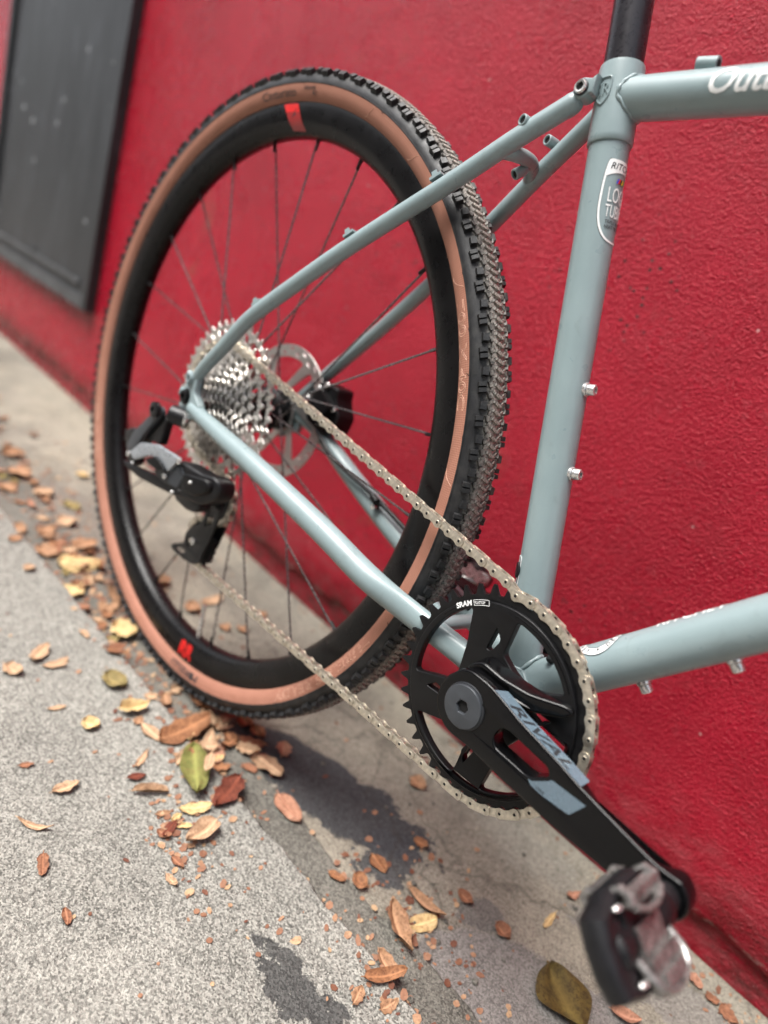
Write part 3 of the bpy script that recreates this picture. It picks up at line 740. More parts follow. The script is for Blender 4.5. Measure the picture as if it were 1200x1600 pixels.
for i, m in enumerate((M_BLU, M_REDPRINT, M_DARKPRINT, M_YEL, M_GREEN)):
    grid_patch(lambda u, v, i=i: (-0.0062 + i * 0.0016 + u + (v * 0.35), S1 - 0.0155 + v), 0, 0.0015, 0, 0.0034, 2, 2, fd, 0.0004).build('colour_bar', m, seat_tube)
# round badge and upright lettering on top of the down tube
fb = on_tube(BB, DTd, -DTn, 0.0168, 0.0)   # angle 0 = upper side
side_s = DTd.cross(-DTn).y                 # which way the girth runs
SG = -1 if side_s > 0 else 1
def dt_map(cs, rotdeg=0.0, ang=0.0):
    ca, sa = math.cos(R(rotdeg)), math.sin(R(rotdeg))
    def f(u, v, w): # u to the rider's right ... girth, v along the tube
        a, b = u * ca - v * sa, u * sa + v * ca
        return fb(SG * (a + ang), cs + b, 0.0004 + w)
    return f
BC = 0.0815
bm_ = dt_map(BC)
mb = MB(); n = 48; vs = [bm_(0.0172 * math.cos(2 * math.pi * i / n) * k, 0.0172 * math.sin(2 * math.pi * i / n) * k, 0) for k in (1.0, 0.8, 0.66) for i in range(n)]
mb.add(vs, [(i, (i + 1) % n, n + (i + 1) % n, n + i) for i in range(n)] + [(n + i, n + (i + 1) % n, 2 * n + (i + 1) % n, 2 * n + i) for i in range(n)]); mb.build('round_badge', M_WHITE, down_tube)
for rr in (0.0174, 0.0118):
    mb = MB(); mb.add([bm_((rr + d_) * math.cos(2 * math.pi * i / n), (rr + d_) * math.sin(2 * math.pi * i / n), 0.0001) for d_ in (0, -0.0004) for i in range(n)], [(i, (i + 1) % n, n + (i + 1) % n, n + i) for i in range(n)]); mb.build('badge_line', M_DARKPRINT, down_tube)
ch = 'RITCHEY * DESIGNED * '
mb = MB()
for i, c in enumerate(ch):
    if c == ' ': continue
    a0 = (i - 8) * 360 / len(ch) + 4
    def lm(u, v, w, a0=a0):
        rr = 0.0160 - v; a = R(a0) + u / 0.0145
        return bm_(rr * math.cos(a) * 1.0, rr * math.sin(a), 0.0002 + w)
    vs, fs = text(c, 0.0050, 0.00003, 0, lambda u, v, w, lm=lm: lm(u, v, w), 0.0001, 0.002, 'CENTER'); mb.add(vs, fs)
mb.build('lettering', M_DARKPRINT, down_tube)
def dt_text(u, v, w):   # large white word along the tube, over its upper left
    return fb(SG * (0.0068 - v) , 0.1240 + u * 0.62, 0.0004 + w)
vs, fs = text('RITCHEY', 0.0190, 0.00004, 0, dt_text, 0.0002, 0.004); mb = MB(); mb.add(vs, fs); mb.build('lettering', M_WHITE, down_tube)

# ------------------------------------------------------------------ rear wheel
def half_mirror(p): return p + [(r, -y) for r, y in reversed(p) if abs(y) > 1e-9]
SIDE = [(0.3155, -0.0110), (0.3165, -0.0126), (0.3185, -0.0152), (0.3220, -0.0180), (0.3270, -0.0198), (0.3322, -0.0203)]
TRD = [(0.3322, -0.0203), (0.3350, -0.0202), (0.3385, -0.0192), (0.3420, -0.0168), (0.3448, -0.0136), (0.3466, -0.0098), (0.3478, -0.0050), (0.3482, 0.0)]
prof = half_mirror(TRD); inner = [(r - 0.0022, y * 0.92) for r, y in reversed(prof)]
mb = MB(); mb.lathe(prof + inner, (0, 0, 0), Y, 220, closed=True); tyre = mb.build('tyre', M_TREAD, BIKE, angle=60)
for sg in (1, -1):
    p_ = [(r, y * sg) for r, y in SIDE]; q_2 = [(r - 0.0004, (y + 0.0014) * sg) for r, y in reversed(SIDE)]
    mb = MB(); mb.lathe(p_ + q_2, (0, 0, 0), Y, 220, closed=True); sw = mb.build('sidewall', M_TAN, tyre, angle=60)
    if sg == 1: sidewall = sw
    mb = MB(); mb.lathe([(0.3326, -0.0206 * sg), (0.3332, -0.0209 * sg), (0.3338, -0.0206 * sg), (0.3332, -0.0198 * sg)], (0, 0, 0), Y, 200, closed=True); mb.build('tread_edge', M_KNOB, tyre, angle=60)
def side_y(r):
    for (r0, y0), (r1, y1) in zip(SIDE, SIDE[1:]):
        if r <= r1: return y0 + (y1 - y0) * (r - r0) / (r1 - r0)
    return SIDE[-1][1]
def sw_map(th0, r0, lift=0.00035):
    def f(u, v, w):
        r = r0 + v; a = R(th0) - u / r0
        return (r * math.cos(a), side_y(r) - lift - w, r * math.sin(a))
    return f
def sw_text(s, size, th0, r0, mat, sx=1.0, shear=0.0, fat=0.0):
    f = sw_map(th0, r0); vs, fs = text(s, size, 0.00004, shear, lambda u, v, w: f(u * sx, v, w), fat, 0.005); mb = MB(); mb.add(vs, fs); mb.build('lettering', mat, sidewall)
sw_text('Cinturato', 0.0112, 106.4, 0.3212, M_DARKPRINT, 1.30)
sw_text('GRAVEL', 0.0052, 94.0, 0.3262, M_DARKPRINT, 1.15)
sw_text('RC', 0.0048, 91.4, 0.3220, M_DARKPRINT, 1.3)
f = sw_map(-73.0, 0.3215); vs, fs = text('PIRELLI', 0.0105, 0.00004, 0, lambda u, v, w: f(u * 1.62 + (0.006 if u > 0.006 else 0), v, w), 0.0002, 0.005); mb = MB(); mb.add(vs, fs)
mb.build('lettering', M_DARKPRINT, sidewall)
def outline_text(s, size, mapf, rad, sx=1.0):
    cu = bpy.data.curves.new('t', 'FONT'); cu.body = s; cu.size = size; cu.resolution_u = 4; cu.fill_mode = 'NONE'
    cu.fill_mode = 'NONE'; cu.bevel_depth = rad; cu.bevel_resolution = 0
    o = bpy.data.objects.new('t', cu); COL.objects.link(o); dg = bpy.context.evaluated_depsgraph_get()
    me = bpy.data.meshes.new_from_object(o.evaluated_get(dg))
    vs = [mapf(v.co.x * sx, v.co.y, v.co.z) for v in me.vertices]; fs = [tuple(p.vertices) for p in me.polygons]
    bpy.data.objects.remove(o); bpy.data.curves.remove(cu); bpy.data.meshes.remove(me); return vs, fs
M_TANLITE = simple('raised_tan_rubber', (0.60, 0.34, 0.24), 0.6)
for s_, th in (('700 X 40C', 35.2), ('TUBELESS READY', -20.0), ('700 X 40C', 215.0)):
    vs, fs = outline_text(s_, 0.0128, sw_map(th, 0.3205, 0.0001), 0.00022, 1.55); mb = MB(); mb.add(vs, fs); mb.build('raised_lettering', M_TANLITE, sidewall)
# thin moulded arcs and mould hairs on the sidewall
mb = MB()
for th in (76, 62, 55, 39, 11):
    f = sw_map(th, 0.3195, 0.0001); pts = [f(0.012 * k / 8, 0.0005 + 0.011 * (k / 8) ** 2, 0) for k in range(9)]; mb.tube(pts, 0.00022, 6)
mb.build('moulded_arc', M_TANLITE, sidewall)
mb = MB()
for k in range(46):
    th = k * 7.83 + rnd.uniform(-1, 1); a = R(th); r0 = 0.3322
    p0 = Vector((r0 * math.cos(a), -0.0202, r0 * math.sin(a))); d = Vector((-math.sin(a), -0.2, math.cos(a))) * rnd.choice((-1, 1)) + Vector((math.cos(a), 0, math.sin(a))) * rnd.uniform(-0.8, 0.8)
    mb.tube([p0, p0 + d * 0.0022 + Vector((0, -0.0008, 0))], 0.00028, 5)
o = mb.build('mould_hair', M_KNOB, tyre, kind='stuff')

# tread knobs: outer pairs on the near shoulder and the front of the centre rows one by one, the rest as one mesh
def knob_mesh(r, y, nd, size, taper, twist=0.0, slit=False):
    n = Vector((nd[0], nd[1], 0)).normalized(); t_ = Vector((0, 0, 1)); u = t_.cross(n)
    rot = Matrix((u, t_, n)).transposed() @ Matrix.Rotation(R(twist), 3, 'Z')
    mb = MB(); c = Vector((r, y, 0))
    if not slit: mb.box(c, size, rot, taper=taper)
    else:
        for s_ in (-1, 1): mb.box(c + rot @ Vector((0, s_ * size[1] * 0.265, 0)), (size[0], size[1] * 0.47, size[2]), rot, taper=taper)
    return mb
def chev(sz, depth):
    pts = [(-0.0074, 0.0026), (0, -0.0014), (0.0074, 0.0026), (0.0070, 0.0050), (0.0036, 0.0036), (0, 0.0012), (-0.0036, 0.0036), (-0.0070, 0.0050)]
    mb = MB(); vs = []
    for h, k in ((0.3468, 1.0), (0.3508, 0.86)):
        for u, v in pts:
            vs.append((h - 0.0016 * (abs(u) / 0.0074) ** 1.6, u * k * sz, v * k * sz))
    n = len(pts)
    fs = [(i, (i + 1) % n, n + (i + 1) % n, n + i) for i in range(n)] + [(n, n + 1, n + 2, n + 5), (n + 2, n + 3, n + 4, n + 5), (n, n + 5, n + 6, n + 7)]
    mb.add(vs, fs); return mb
K = dict(big=knob_mesh(0.3440, -0.0175, (0.66, -0.75), (0.0074, 0.0090, 0.0052), 0.80, 4, True),
         small=knob_mesh(0.3452, -0.0160, (0.72, -0.69), (0.0062, 0.0074, 0.0050), 0.80, -4),
         mid=knob_mesh(0.3466, -0.0108, (0.90, -0.43), (0.0042, 0.0052, 0.0034), 0.85, 22),
         mid2=knob_mesh(0.3470, -0.0092, (0.92, -0.38), (0.0034, 0.0044, 0.0030), 0.85, -14),
         chev=chev(1.0, 0.003))
KM = {k: v.mesh(k, [M_KNOB]) for k, v in K.items()}
rotY = lambda deg: Matrix.Rotation(-R(deg), 4, 'Y')
NP = 81; per = 360 / NP
rest = MB()
def far(mb_src, deg, mirror=False):
    m = rotY(deg); vs = [Vector(v) for v in mb_src.v]
    if mirror: vs = [Vector((v.x, -v.y, v.z)) for v in vs]
    rest.add([m @ v for v in vs], mb_src.f)
for k in range(NP):
    th = 27.1 + k * per
    obj('tread_knob', KM['big'], tyre, mat4=rotY(th)); obj('tread_knob', KM['small'], tyre, mat4=rotY(th + 2.06))
    far(K['big'], th + per / 2, True); far(K['small'], th + 2.06 + per / 2, True)
    for d in (0.5, 2.0, 3.5):
        far(K['mid'], th + d); far(K['mid2'], th + d + 0.75); far(K['mid'], th + d + 1.2, True); far(K['mid2'], th + d + 0.4, True)
    for j in range(4):
        a = (th + j * per / 4 + 180) % 360 - 180
        if -42 < a < 100: obj('tread_chevron', KM['chev'], tyre, mat4=rotY(a))
        else: far(K['chev'], a)
rest.build('tread_blocks', M_KNOB, tyre, kind='stuff')

RIMP = [(0.3162, -0.0116), (0.3174, -0.0126), (0.3174, -0.0140), (0.3150, -0.0147), (0.3080, -0.0150), (0.3010, -0.0146), (0.2950, -0.0128), (0.2905, -0.0096), (0.2878, -0.0052), (0.2870, 0.0)]
rp = half_mirror(RIMP) + [(0.3135, 0.0105), (0.3105, 0.0), (0.3135, -0.0105)]
mb = MB(); mb.lathe(rp, (0, 0, 0), Y, 220, closed=True); rim = mb.build('rim', M_RIM, BIKE, angle=50)
mb = MB(); mb.lathe([(0.3174, -0.0126), (0.3178, -0.0134), (0.3174, -0.0141), (0.3166, -0.0136)], (0, 0, 0), Y, 220, closed=True); mb.build('rim_edge', M_STEEL if False else M_BLACK, rim, angle=60)
def rim_y(r):
    rr = sorted(RIMP[2:])
    for (r0, y0), (r1, y1) in zip(rr, rr[1:]):
        if r <= r1: return y0 + (y1 - y0) * (r - r0) / (r1 - r0)
    return -0.0147
def rim_map(th0, r0, lift=0.0003):
    def f(u, v, w):
        r = min(r0 + v, 0.3165); a = R(th0) - u / r0
        return (r * math.cos(a), rim_y(r) - lift - w, r * math.sin(a))
    return f
f = rim_map(97.0, 0.2905)
grid_patch(lambda u, v: (u + 0.0155 - 0.7 * v, v), -0.0, 0.0215, 0.0168, 0.0250, 6, 3, lambda u, v, l: f(u - 0.0138, v, 0), 0).build('rim_sticker', M_REDPRINT, rim)
grid_patch(lambda u, v: (u + 0.0155 - 0.7 * v, v), -0.0, 0.0215, 0.0, 0.0168, 6, 6, lambda u, v, l: f(u - 0.0138, v, 0), 0).build('rim_sticker', M_REDDULL, rim)
mb = MB(); sw_ = [(0.0098, 0.0205), (0.0050, 0.0185), (0.0020, 0.0120), (0.0008, 0.0050), (0.0035, 0.0115), (0.0050, 0.0130), (0.0085, 0.0140), (0.0052, 0.0155), (0.0062, 0.0180)]
mb.add([f(u - 0.0015, v, 0.0002) for u, v in sw_], [tuple(range(len(sw_)))]); mb.build('rim_logo', M_DARKPRINT, rim)
f2 = rim_map(-83.0, 0.3115); vs, fs = text('RR', 0.0235, 0.0001, 0.12, lambda u, v, w: f2(-u, -v, w), 0.0009, 0.004); mb = MB(); mb.add(vs, fs); mb.build('rim_lettering', M_REDPRINT, rim)
mb = MB(); f3 = math.radians(-80.0); er = Vector((math.cos(f3), 0, math.sin(f3)))
mb.tube([er * 0.290, er * 0.262], 0.0030, 14); mb.tube([er * 0.2625, er * 0.246], 0.0022, 12); mb.build('valve', M_STEEL, rim)

# hub, spokes
mb = MB(); mb.lathe([(0.0085, -0.072), (0.0095, -0.0705), (0.0095, -0.064), (0.0165, -0.0635), (0.0165, -0.0225), (0.0235, -0.0222), (0.0250, -0.0208), (0.0235, -0.0190), (0.0155, -0.0150), (0.0140, 0.0), (0.0160, 0.030), (0.0260, 0.0335), (0.0275, 0.0355), (0.0260, 0.0375), (0.019, 0.040), (0.0185, 0.052), (0.0175, 0.058), (0.0105, 0.060), (0.0095, 0.072)], (0, 0, 0), Y, 40)
hub = mb.build('hub', M_BLACK, BIKE)
nip = MB(); nip.lathe([(0.0022, 0.0), (0.0022, 0.004), (0.0017, 0.005), (0.0016, 0.0115), (0.0010, 0.012)], (0.2888, 0, 0), (-1, 0, 0), 12); NIP = nip.mesh('nipple', [M_BLACK])
for k in range(24):
    th = 0.45 + 15 * k; a = R(th); sg = -1 if k % 2 == 0 else 1
    fy, fr = (-0.0208, 0.0225) if sg < 0 else (0.0355, 0.0248)
    lead = 1 if (k // 2) % 2 == 0 else -1
    b = R(th + lead * 74)
    p0 = Vector((0.2870 * math.cos(a), sg * 0.0008, 0.2870 * math.sin(a))); p1 = Vector((fr * math.cos(b), fy, fr * math.sin(b)))
    MB().tube([p0, p1], 0.00105, 8).build('spoke', M_SPOKE, BIKE)
    obj('spoke_nipple', NIP, rim, mat4=rotY(th))
# cassette
def cog_outline(N, Rp=None, add=0.0030, ded=0.0038, ph=0.0):
    Rp = 0.0127 / 2 / math.sin(math.pi / N); out = []
    for k in range(N):
        for t, r in ((-0.30, Rp - ded * 0.85), (-0.20, Rp - ded * 0.15), (-0.07, Rp + add * 0.9), (0.07, Rp + add * 0.9), (0.20, Rp - ded * 0.15), (0.30, Rp - ded * 0.85)):
            a = (k + t) * 2 * math.pi / N + ph; out.append((r * math.cos(a), r * math.sin(a)))
    return out
TEETH = [44, 38, 32, 28, 24, 21, 19, 17, 15, 13, 11, 10]
cog_y = [-0.0245 - 0.0034 * i for i in range(12)]
mb = MB(); mb.lathe([(0.017, -0.0225), (0.030, -0.0225), (0.022, -0.035), (0.0165, -0.058), (0.0165, -0.0225)], (0, 0, 0), Y, 36); cass = mb.build('cassette', M_COG, BIKE)
for i, N in enumerate(TEETH):
    Rp = 0.0127 / 2 / math.sin(math.pi / N); holes = []
    if i < 11:
        Rn = 0.0127 / 2 / math.sin(math.pi / TEETH[i + 1]); inner = max(0.0150, Rn - 0.0085) if i < 10 else 0.0150
    else: inner = 0.0125
    if i <= 1:
        na = 12 if i else 14; ro = Rp - 0.0085; ri = 0.022 if i > 1 else 0.030
        for k in range(na):
            a0 = k * 360 / na + i * 7; da = 360 / na
            holes.append(rounded(arc(0, 0, ro, a0 + 4, a0 + da - 4, 4) + arc(0, 0, ri, a0 + da * 0.72, a0 + da * 0.28, 3), 0.002, 2))
        inner = 0.0170
    holes.append(arc(0, 0, inner, 0, 350, 35))
    vs, fs = outline(cog_outline(N, ph=i * 0.13), holes, 0.0009, 0.00018, 0, xz(cog_y[i])); mb = MB(); mb.add(vs, fs); mb.build('sprocket', M_COG, cass)
mb = MB(); mb.lathe([(0.0105, -0.0625), (0.0150, -0.0630), (0.0150, -0.0650), (0.0105, -0.0655)], (0, 0, 0), Y, 32); mb.build('lockring', M_STEEL, cass)
# rotor
holes = []
for k in range(6):
    a0 = k * 60 + 12
    holes.append(rounded([(0.0655 * math.cos(R(a0 + 4)), 0.0655 * math.sin(R(a0 + 4)))] + arc(0, 0, 0.0655, a0 + 10, a0 + 50, 6) + [(0.0250 * math.cos(R(a0 + 78)), 0.0250 * math.sin(R(a0 + 78)))] + arc(0, 0, 0.0250, a0 + 68, a0 + 44, 3), 0.003, 2))
for k in range(36):
    a0 = k * 10; rr = 0.0702 if k % 2 else 0.0752
    holes.append([(rr + 0.0016 * math.cos(t) , 0) for t in ()] or [( (rr + du) * math.cos(R(a0 + dv)), (rr + du) * math.sin(R(a0 + dv))) for du, dv in ((-0.0014, -2.6), (0.0006, -2.4), (0.0022, 2.6), (0.0002, 2.8))])
holes.append(arc(0, 0, 0.0150, 0, 345, 23))
vs, fs = outline(arc(0, 0, 0.0800, 0, 357, 119), holes, 0.0009, 0.0002, 0, xz(0.0560)); mb = MB(); mb.add(vs, fs); mb.build('brake_rotor', M_ROTOR, BIKE)
mb = MB(); mb.lathe([(0.0145, 0.0535), (0.0225, 0.0540), (0.0225, 0.0545), (0.0150, 0.0545)], (0, 0, 0), Y, 30); mb.build('rotor_lockring', M_BLACK, BIKE)
# caliper
pts = rounded([(0.0547, 0.058), (0.0853, 0.0583), (0.0866, 0.0467), (0.0997, 0.0305), (0.0971, 0.0111), (0.0764, 0.0026), (0.0489, 0.0074), (0.0400, 0.0250), (0.0470, 0.0440)], 0.004)
vs, fs = outline(pts, half=0.013, bev=0.0022, res=2, mapf=xz(0.068)); mb = MB(); mb.add(vs, fs)
mb.box((0.072, 0.0520, 0.032), (0.026, 0.014, 0.030), Matrix.Rotation(R(30), 3, 'Y')); cal = mb.build('brake_caliper', M_BLACK, BIKE)
for x, z, y in ((0.0561, 0.0485, 0.0555), (0.0680, 0.0558, 0.0555), (0.0430, 0.0325, 0.0545), (0.0720, 0.0136, 0.0555), (0.0901, 0.036, 0.0555)):
    mb = MB(); mb.lathe([(0.0034, 0), (0.0034, 0.0035), (0.0026, 0.0042), (0.0015, 0.0042), (0.0013, 0.002), (0, 0.002)], (x, y, z), (0.1, -1, 0.2), 16); mb.build('caliper_bolt', M_STEEL, cal)
mb = MB(); mb.tube([(0.060, 0.062, 0.006), (0.0861, 0.052, 0.001), (0.1100, 0.050, -0.0085), (0.1344, 0.0500, -0.0135), (0.1791, 0.0495, -0.0190), (0.2083, 0.0470, -0.0220), (0.2600, 0.0435, -0.0310), (0.3200, 0.036, -0.044), (0.360, 0.03, -0.050)], 0.0025, 14, smooth=6); hose = mb.build('brake_hose', M_PLASTIC, BIKE)
mb = MB(); mb.cyl((0.196, 0.044, -0.0195), (0.206, 0.043, -0.0222), 0.0042, seg=16, bev=0.0006); mb.box((0.201, 0.049, -0.026), (0.007, 0.004, 0.010)); mb.build('hose_clip', M_BLACK, hose)
mb = MB(); mb.lathe([(0.003, 0), (0.003, 0.003), (0.0018, 0.0035), (0, 0.0035)], (0.2025, 0.045, -0.0285), (0, -1, 0.1), 14); mb.build('clip_bolt', M_STEEL, hose)

# ------------------------------------------------------------------ chainring, cranks, chain, derailleur, pedals
RY = -0.0398
cx, cz = BB.x, BB.z
tooth = []
Rp = 0.0127 / 2 / math.sin(math.pi / 40)
for k in range(40):
    wide = 1.0 if k % 2 == 0 else 0.82
    a0 = R(103.83 + 9 * k)
    for t, r in ((-0.36, Rp - 0.0044), (-0.27, Rp - 0.0036), (-0.19, Rp - 0.0008), (-0.09 * wide, Rp + 0.0030), (0.05 * wide, Rp + 0.0036), (0.17, Rp + 0.0002), (0.27, Rp - 0.0036), (0.36, Rp - 0.0044)):
        a = a0 + t * R(9); tooth.append((cx + r * math.cos(a), cz + r * math.sin(a)))
def pol(r, a): return (cx + r * math.cos(R(a)), cz + r * math.sin(R(a)))
def parc(r, a0, a1, n): return [pol(r, a0 + (a1 - a0) * k / n) for k in range(n + 1)]
W1 = rounded(parc(0.0668, 126, 197, 9) + [pol(0.0300, 188), pol(0.0300, 170), pol(0.0420, 140)], 0.0035, 4)
W2 = rounded(parc(0.0676, 224, 270, 7) + [pol(0.0400, 275), pol(0.0350, 258), pol(0.0446, 238)], 0.0035, 4)
W3 = rounded(parc(0.0670, 292, 371, 9) + [pol(0.0470, 378), pol(0.0360, 345), pol(0.0360, 320), pol(0.0500, 302)], 0.0035, 4)
W4 = rounded(parc(0.0650, 39, 92, 7) + [pol(0.0378, 93), pol(0.0330, 70), pol(0.0382, 45)], 0.0035, 4)
holes = [W1, W2, W3, W4]
for a in (110.5, 210.5, 281, 25):
    holes.append(rounded([pol(0.0545, a - 5), pol(0.0370, a + 5), pol(0.0365, a - 2), pol(0.0460, a - 10)], 0.0020, 4))
vs, fs = outline(tooth, [parc(0.0690, 0, 354, 59)], 0.0017, 0.0003, 1, xz(RY)); mb = MB(); mb.add(vs, fs); ring = mb.build('chainring', M_BLACK, BIKE)
vs, fs = outline(parc(0.0718, 0, 357, 119), holes, 0.0036, 0.0009, 2, xz(RY - 0.0012)); mb = MB(); mb.add(vs, fs)
spider = mb.build('spider', M_BLACK, ring)
# raised grooves on the spider face
for a0, a1, r0 in ((124, 150, 0.0698), (95, 40, 0.0690), (226, 268, 0.0705), (294, 330, 0.0700)):
    pts = [(*pol(r0, a0 + (a1 - a0) * k / 10),) for k in range(11)]
    MB().tube([(u, RY - 0.0049, v) for u, v in pts], 0.00035, 6).build('spider_groove', M_CRANK, ring)
# sculpted arm of the spider over the crank boss
pts = rounded([(0.4270, -0.0470), (0.4300, -0.0400), (0.4370, -0.0340), (0.4580, -0.0350), (0.4760, -0.0345), (0.4990, -0.0280), (0.5060, -0.0290), (0.5030, -0.0360), (0.4830, -0.0455), (0.4560, -0.0480)], 0.004, 4)
def armmap(u, v, w):
    k = min(max((u - 0.455) / 0.05, 0), 1); y = -0.0520 + 0.0085 * k; th = 0.0085 * (1 - 0.45 * k)
    return (u, y - w / 0.0085 * th, v + (0.0 if w < 0 else -0.0015))
vs, fs = outline(pts, half=0.0085, bev=0.0026, res=2, mapf=armmap); mb = MB(); mb.add(vs, fs); mb.build('spider_arm', M_CRANK, ring)
def ring_text(s, size, a0, r0, mat, sx=1.0, fat=0.0):
    vs, fs = text(s, size, 0.00003, 0.1, lambda u, v, w: (*[(lambda q: (q[0], RY - 0.0052 - w, q[1]))(pol(r0 + v, a0 - math.degrees(u * sx / r0)))][0],), fat, 0.003); mb = MB(); mb.add(vs, fs); mb.build('lettering', mat, ring)
ring_text('SRAM', 0.0054, 138.2, 0.0688, M_WHITE, 1.05, 0.00022)
ring_text('FLATTOP', 0.0030, 124.2, 0.0694, M_WHITE, 0.72, 0.00005)
mb = MB(); bx = [pol(0.0684, 124.8), pol(0.0725, 124.8)] + parc(0.0725, 123, 114, 5) + [pol(0.0684, 113.8)] + parc(0.0684, 115, 123, 5)
for i in range(len(bx)): a, b = bx[i], bx[(i + 1) % len(bx)]; mb.tube([(a[0], RY - 0.0050, a[1]), (b[0], RY - 0.0050, b[1])], 0.0002, 6)
mb.build('lettering_box', M_WHITE, ring)

# crank arm (right) -- level, pointing forwards
PED = Vector((0.6045, 0, -0.0708))
upper = [(0.4290, -0.0462), (0.4360, -0.0425), (0.4450, -0.0418), (0.4571, -0.0424), (0.4822, -0.0476), (0.5051, -0.0502), (0.5220, -0.0522), (0.5385, -0.0548), (0.5821, -0.0588), (0.5951, -0.0592)]
tipa = arc(PED.x, PED.z, 0.0136, 78, -72, 14)
lower = [(0.5930, -0.0848), (0.5666, -0.0872), (0.5317, -0.0905), (0.5098, -0.0912), (0.4796, -0.0920), (0.4586, -0.0915), (0.4440, -0.0925), (0.4330, -0.0905), (0.4225, -0.0820), (0.4190, -0.0690), (0.4220, -0.0560)]
crank_out = [(p_[0], p_[1]) for p_ in upper] + tipa + lower
crank_out = [(v.x, v.y) for v in catmull([(*p_, 0) for p_ in crank_out], 3)]
slot = rounded([(0.4722, -0.0690), (0.4752, -0.0612), (0.4822, -0.0597), (0.5145, -0.0606), (0.5177, -0.0640), (0.5160, -0.0672), (0.5085, -0.0742), (0.5035, -0.0757), (0.4775, -0.0765), (0.4733, -0.0735)], 0.004, 4)
def crank_y(u): return -0.0625 - 0.0085 * max(0.0, (u - 0.47) / 0.13)
def crankmap(u, v, w):
    half_t = 0.0068
    k = max(0.0, min(1.0, (u - 0.530) / 0.02))
    y = crank_y(u) - w
    if w < -0.001 and k > 0:      # the back is hollowed beyond the slot
        v = -0.0715 + (v + 0.0715) * (1 - 0.42 * k * (1 if u < 0.592 else max(0, (0.604 - u) / 0.012)))
    return (u, y, v)
vs, fs = outline(crank_out, [slot], 0.0068, 0.0017, 3, crankmap); mb = MB(); mb.add(vs, fs); crank = mb.build('crank_arm', M_CRANK, BIKE, angle=50)
mb = MB(); mb.lathe([(0.0200, 0.0), (0.0215, 0.002), (0.0225, 0.012), (0.0205, 0.0165)], (BB.x, -0.0430, BB.z), (0, -1, 0), 40); mb.build('crank_boss', M_CRANK, crank)
mb = MB(); yf = crank_y(0.44) - 0.0068
hexa = [(BB.x + 0.0052 * math.cos(R(60 * k + 12)), BB.z + 0.0052 * math.sin(R(60 * k + 12))) for k in range(6)]
vs, fs = outline(arc(BB.x, BB.z, 0.0157, 0, 354, 59), [hexa], 0.0020, 0.0006, 2, xz(yf - 0.0012)); mb.add(vs, fs); cap_o = mb.build('crank_bolt', M_CAP, crank)
mb = MB(); mb.lathe([(0.0158, -0.0008), (0.0158, 0.0014), (0.0168, 0.0011), (0.0173, -0.0008)], (BB.x, yf, BB.z), (0, -1, 0), 48); mb.build('bolt_ring', M_DARKPRINT, crank)
mb = MB(); mb.lathe([(0.0058, 0.0), (0.0058, 0.0004), (0.0, 0.0004)], (BB.x, yf, BB.z), (0, -1, 0), 12); mb.build('hex_socket', M_HOLE, crank)
# printed panel and word on the top edge of the arm
def top_z(u):
    up_ = upper
    for (a, b), (c, d) in zip(up_, up_[1:]):
        if u <= c: return b + (d - b) * (u - a) / (c - a)
    return up_[-1][1]
def topmap(u, v, lift=0.0004):      # u along the arm, v 0..1 across from the outer edge to the inner
    y0 = crank_y(u) - 0.0062; y1 = crank_y(u) + 0.0056
    return (u, y0 + (y1 - y0) * v, top_z(u) + lift)
grid_patch(lambda a, b: (a + b * (0.004 if a < 0.50 else -0.0), b), 0.4585, 0.5380, 0.0, 1.0, 30, 4, lambda u, v, l: topmap(u, v, 0.0003), 0).build('grey_panel', M_GREYDECAL, crank)
vs, fs = text('RIVAL', 1.0, 0.0, 0.35, None, 0.012, 0.12, 'LEFT')
wmax = max(v[0] for v in vs); hmax = max(v[1] for v in vs)
mb = MB(); mb.add([topmap(0.4705 + v[0] / wmax * 0.0560, 0.14 + 0.70 * v[1] / hmax, 0.0005) for v in vs], fs); mb.build('lettering', M_DARKPRINT, crank)
gp = [(0.5070, -0.0762), (0.5100, -0.0752), (0.5190, -0.0672), (0.5210, -0.0645), (0.5461, -0.0618), (0.5400, -0.0745), (0.5385, -0.0752), (0.5120, -0.0795)]
mb = MB(); mb.add([(u, crank_y(u) - 0.0070, v) for u, v in gp], [tuple(range(len(gp)))]); mb.build('grey_panel', M_GREYDECAL, crank)
vs, fs = text('WIDE', 0.0028, 0.0, 0, None, 0, 0.002); mb = MB(); mb.add([(0.5135 + v[0], crank_y(0.5135 + v[0]) - 0.0072, -0.0775 + v[1] + v[0] * 0.08) for v in vs], fs); mb.build('lettering', M_DARKPRINT, crank)
mb = MB(); mb.lathe([(0.0, 0), (0.0085, 0.0), (0.0085, 0.004), (0.006, 0.0055), (0, 0.0055)], (PED.x, crank_y(PED.x) + 0.0060, PED.z), (0, 1, 0), 24); mb.build('axle_seat', M_STEEL, crank)
# left crank, pointing back
PEDL = Vector((2 * BB.x - PED.x, 0, 2 * BB.z - PED.z))
def crankmapL(u, v, w): x, y, z = crankmap(u, v, w); return (2 * BB.x - x, -y, 2 * BB.z - z)
vs, fs = outline(crank_out, [], 0.0068, 0.0017, 2, crankmapL); mb = MB(); mb.add(vs, fs); crankL = mb.build('crank_arm', M_CRANK, BIKE, angle=50)
mb = MB(); mb.lathe([(0.0150, 0.0), (0.0215, 0.002), (0.0225, 0.014), (0.0205, 0.0205)], (BB.x, 0.0400, BB.z), (0, 1, 0), 40); mb.build('crank_boss', M_CRANK, crankL)

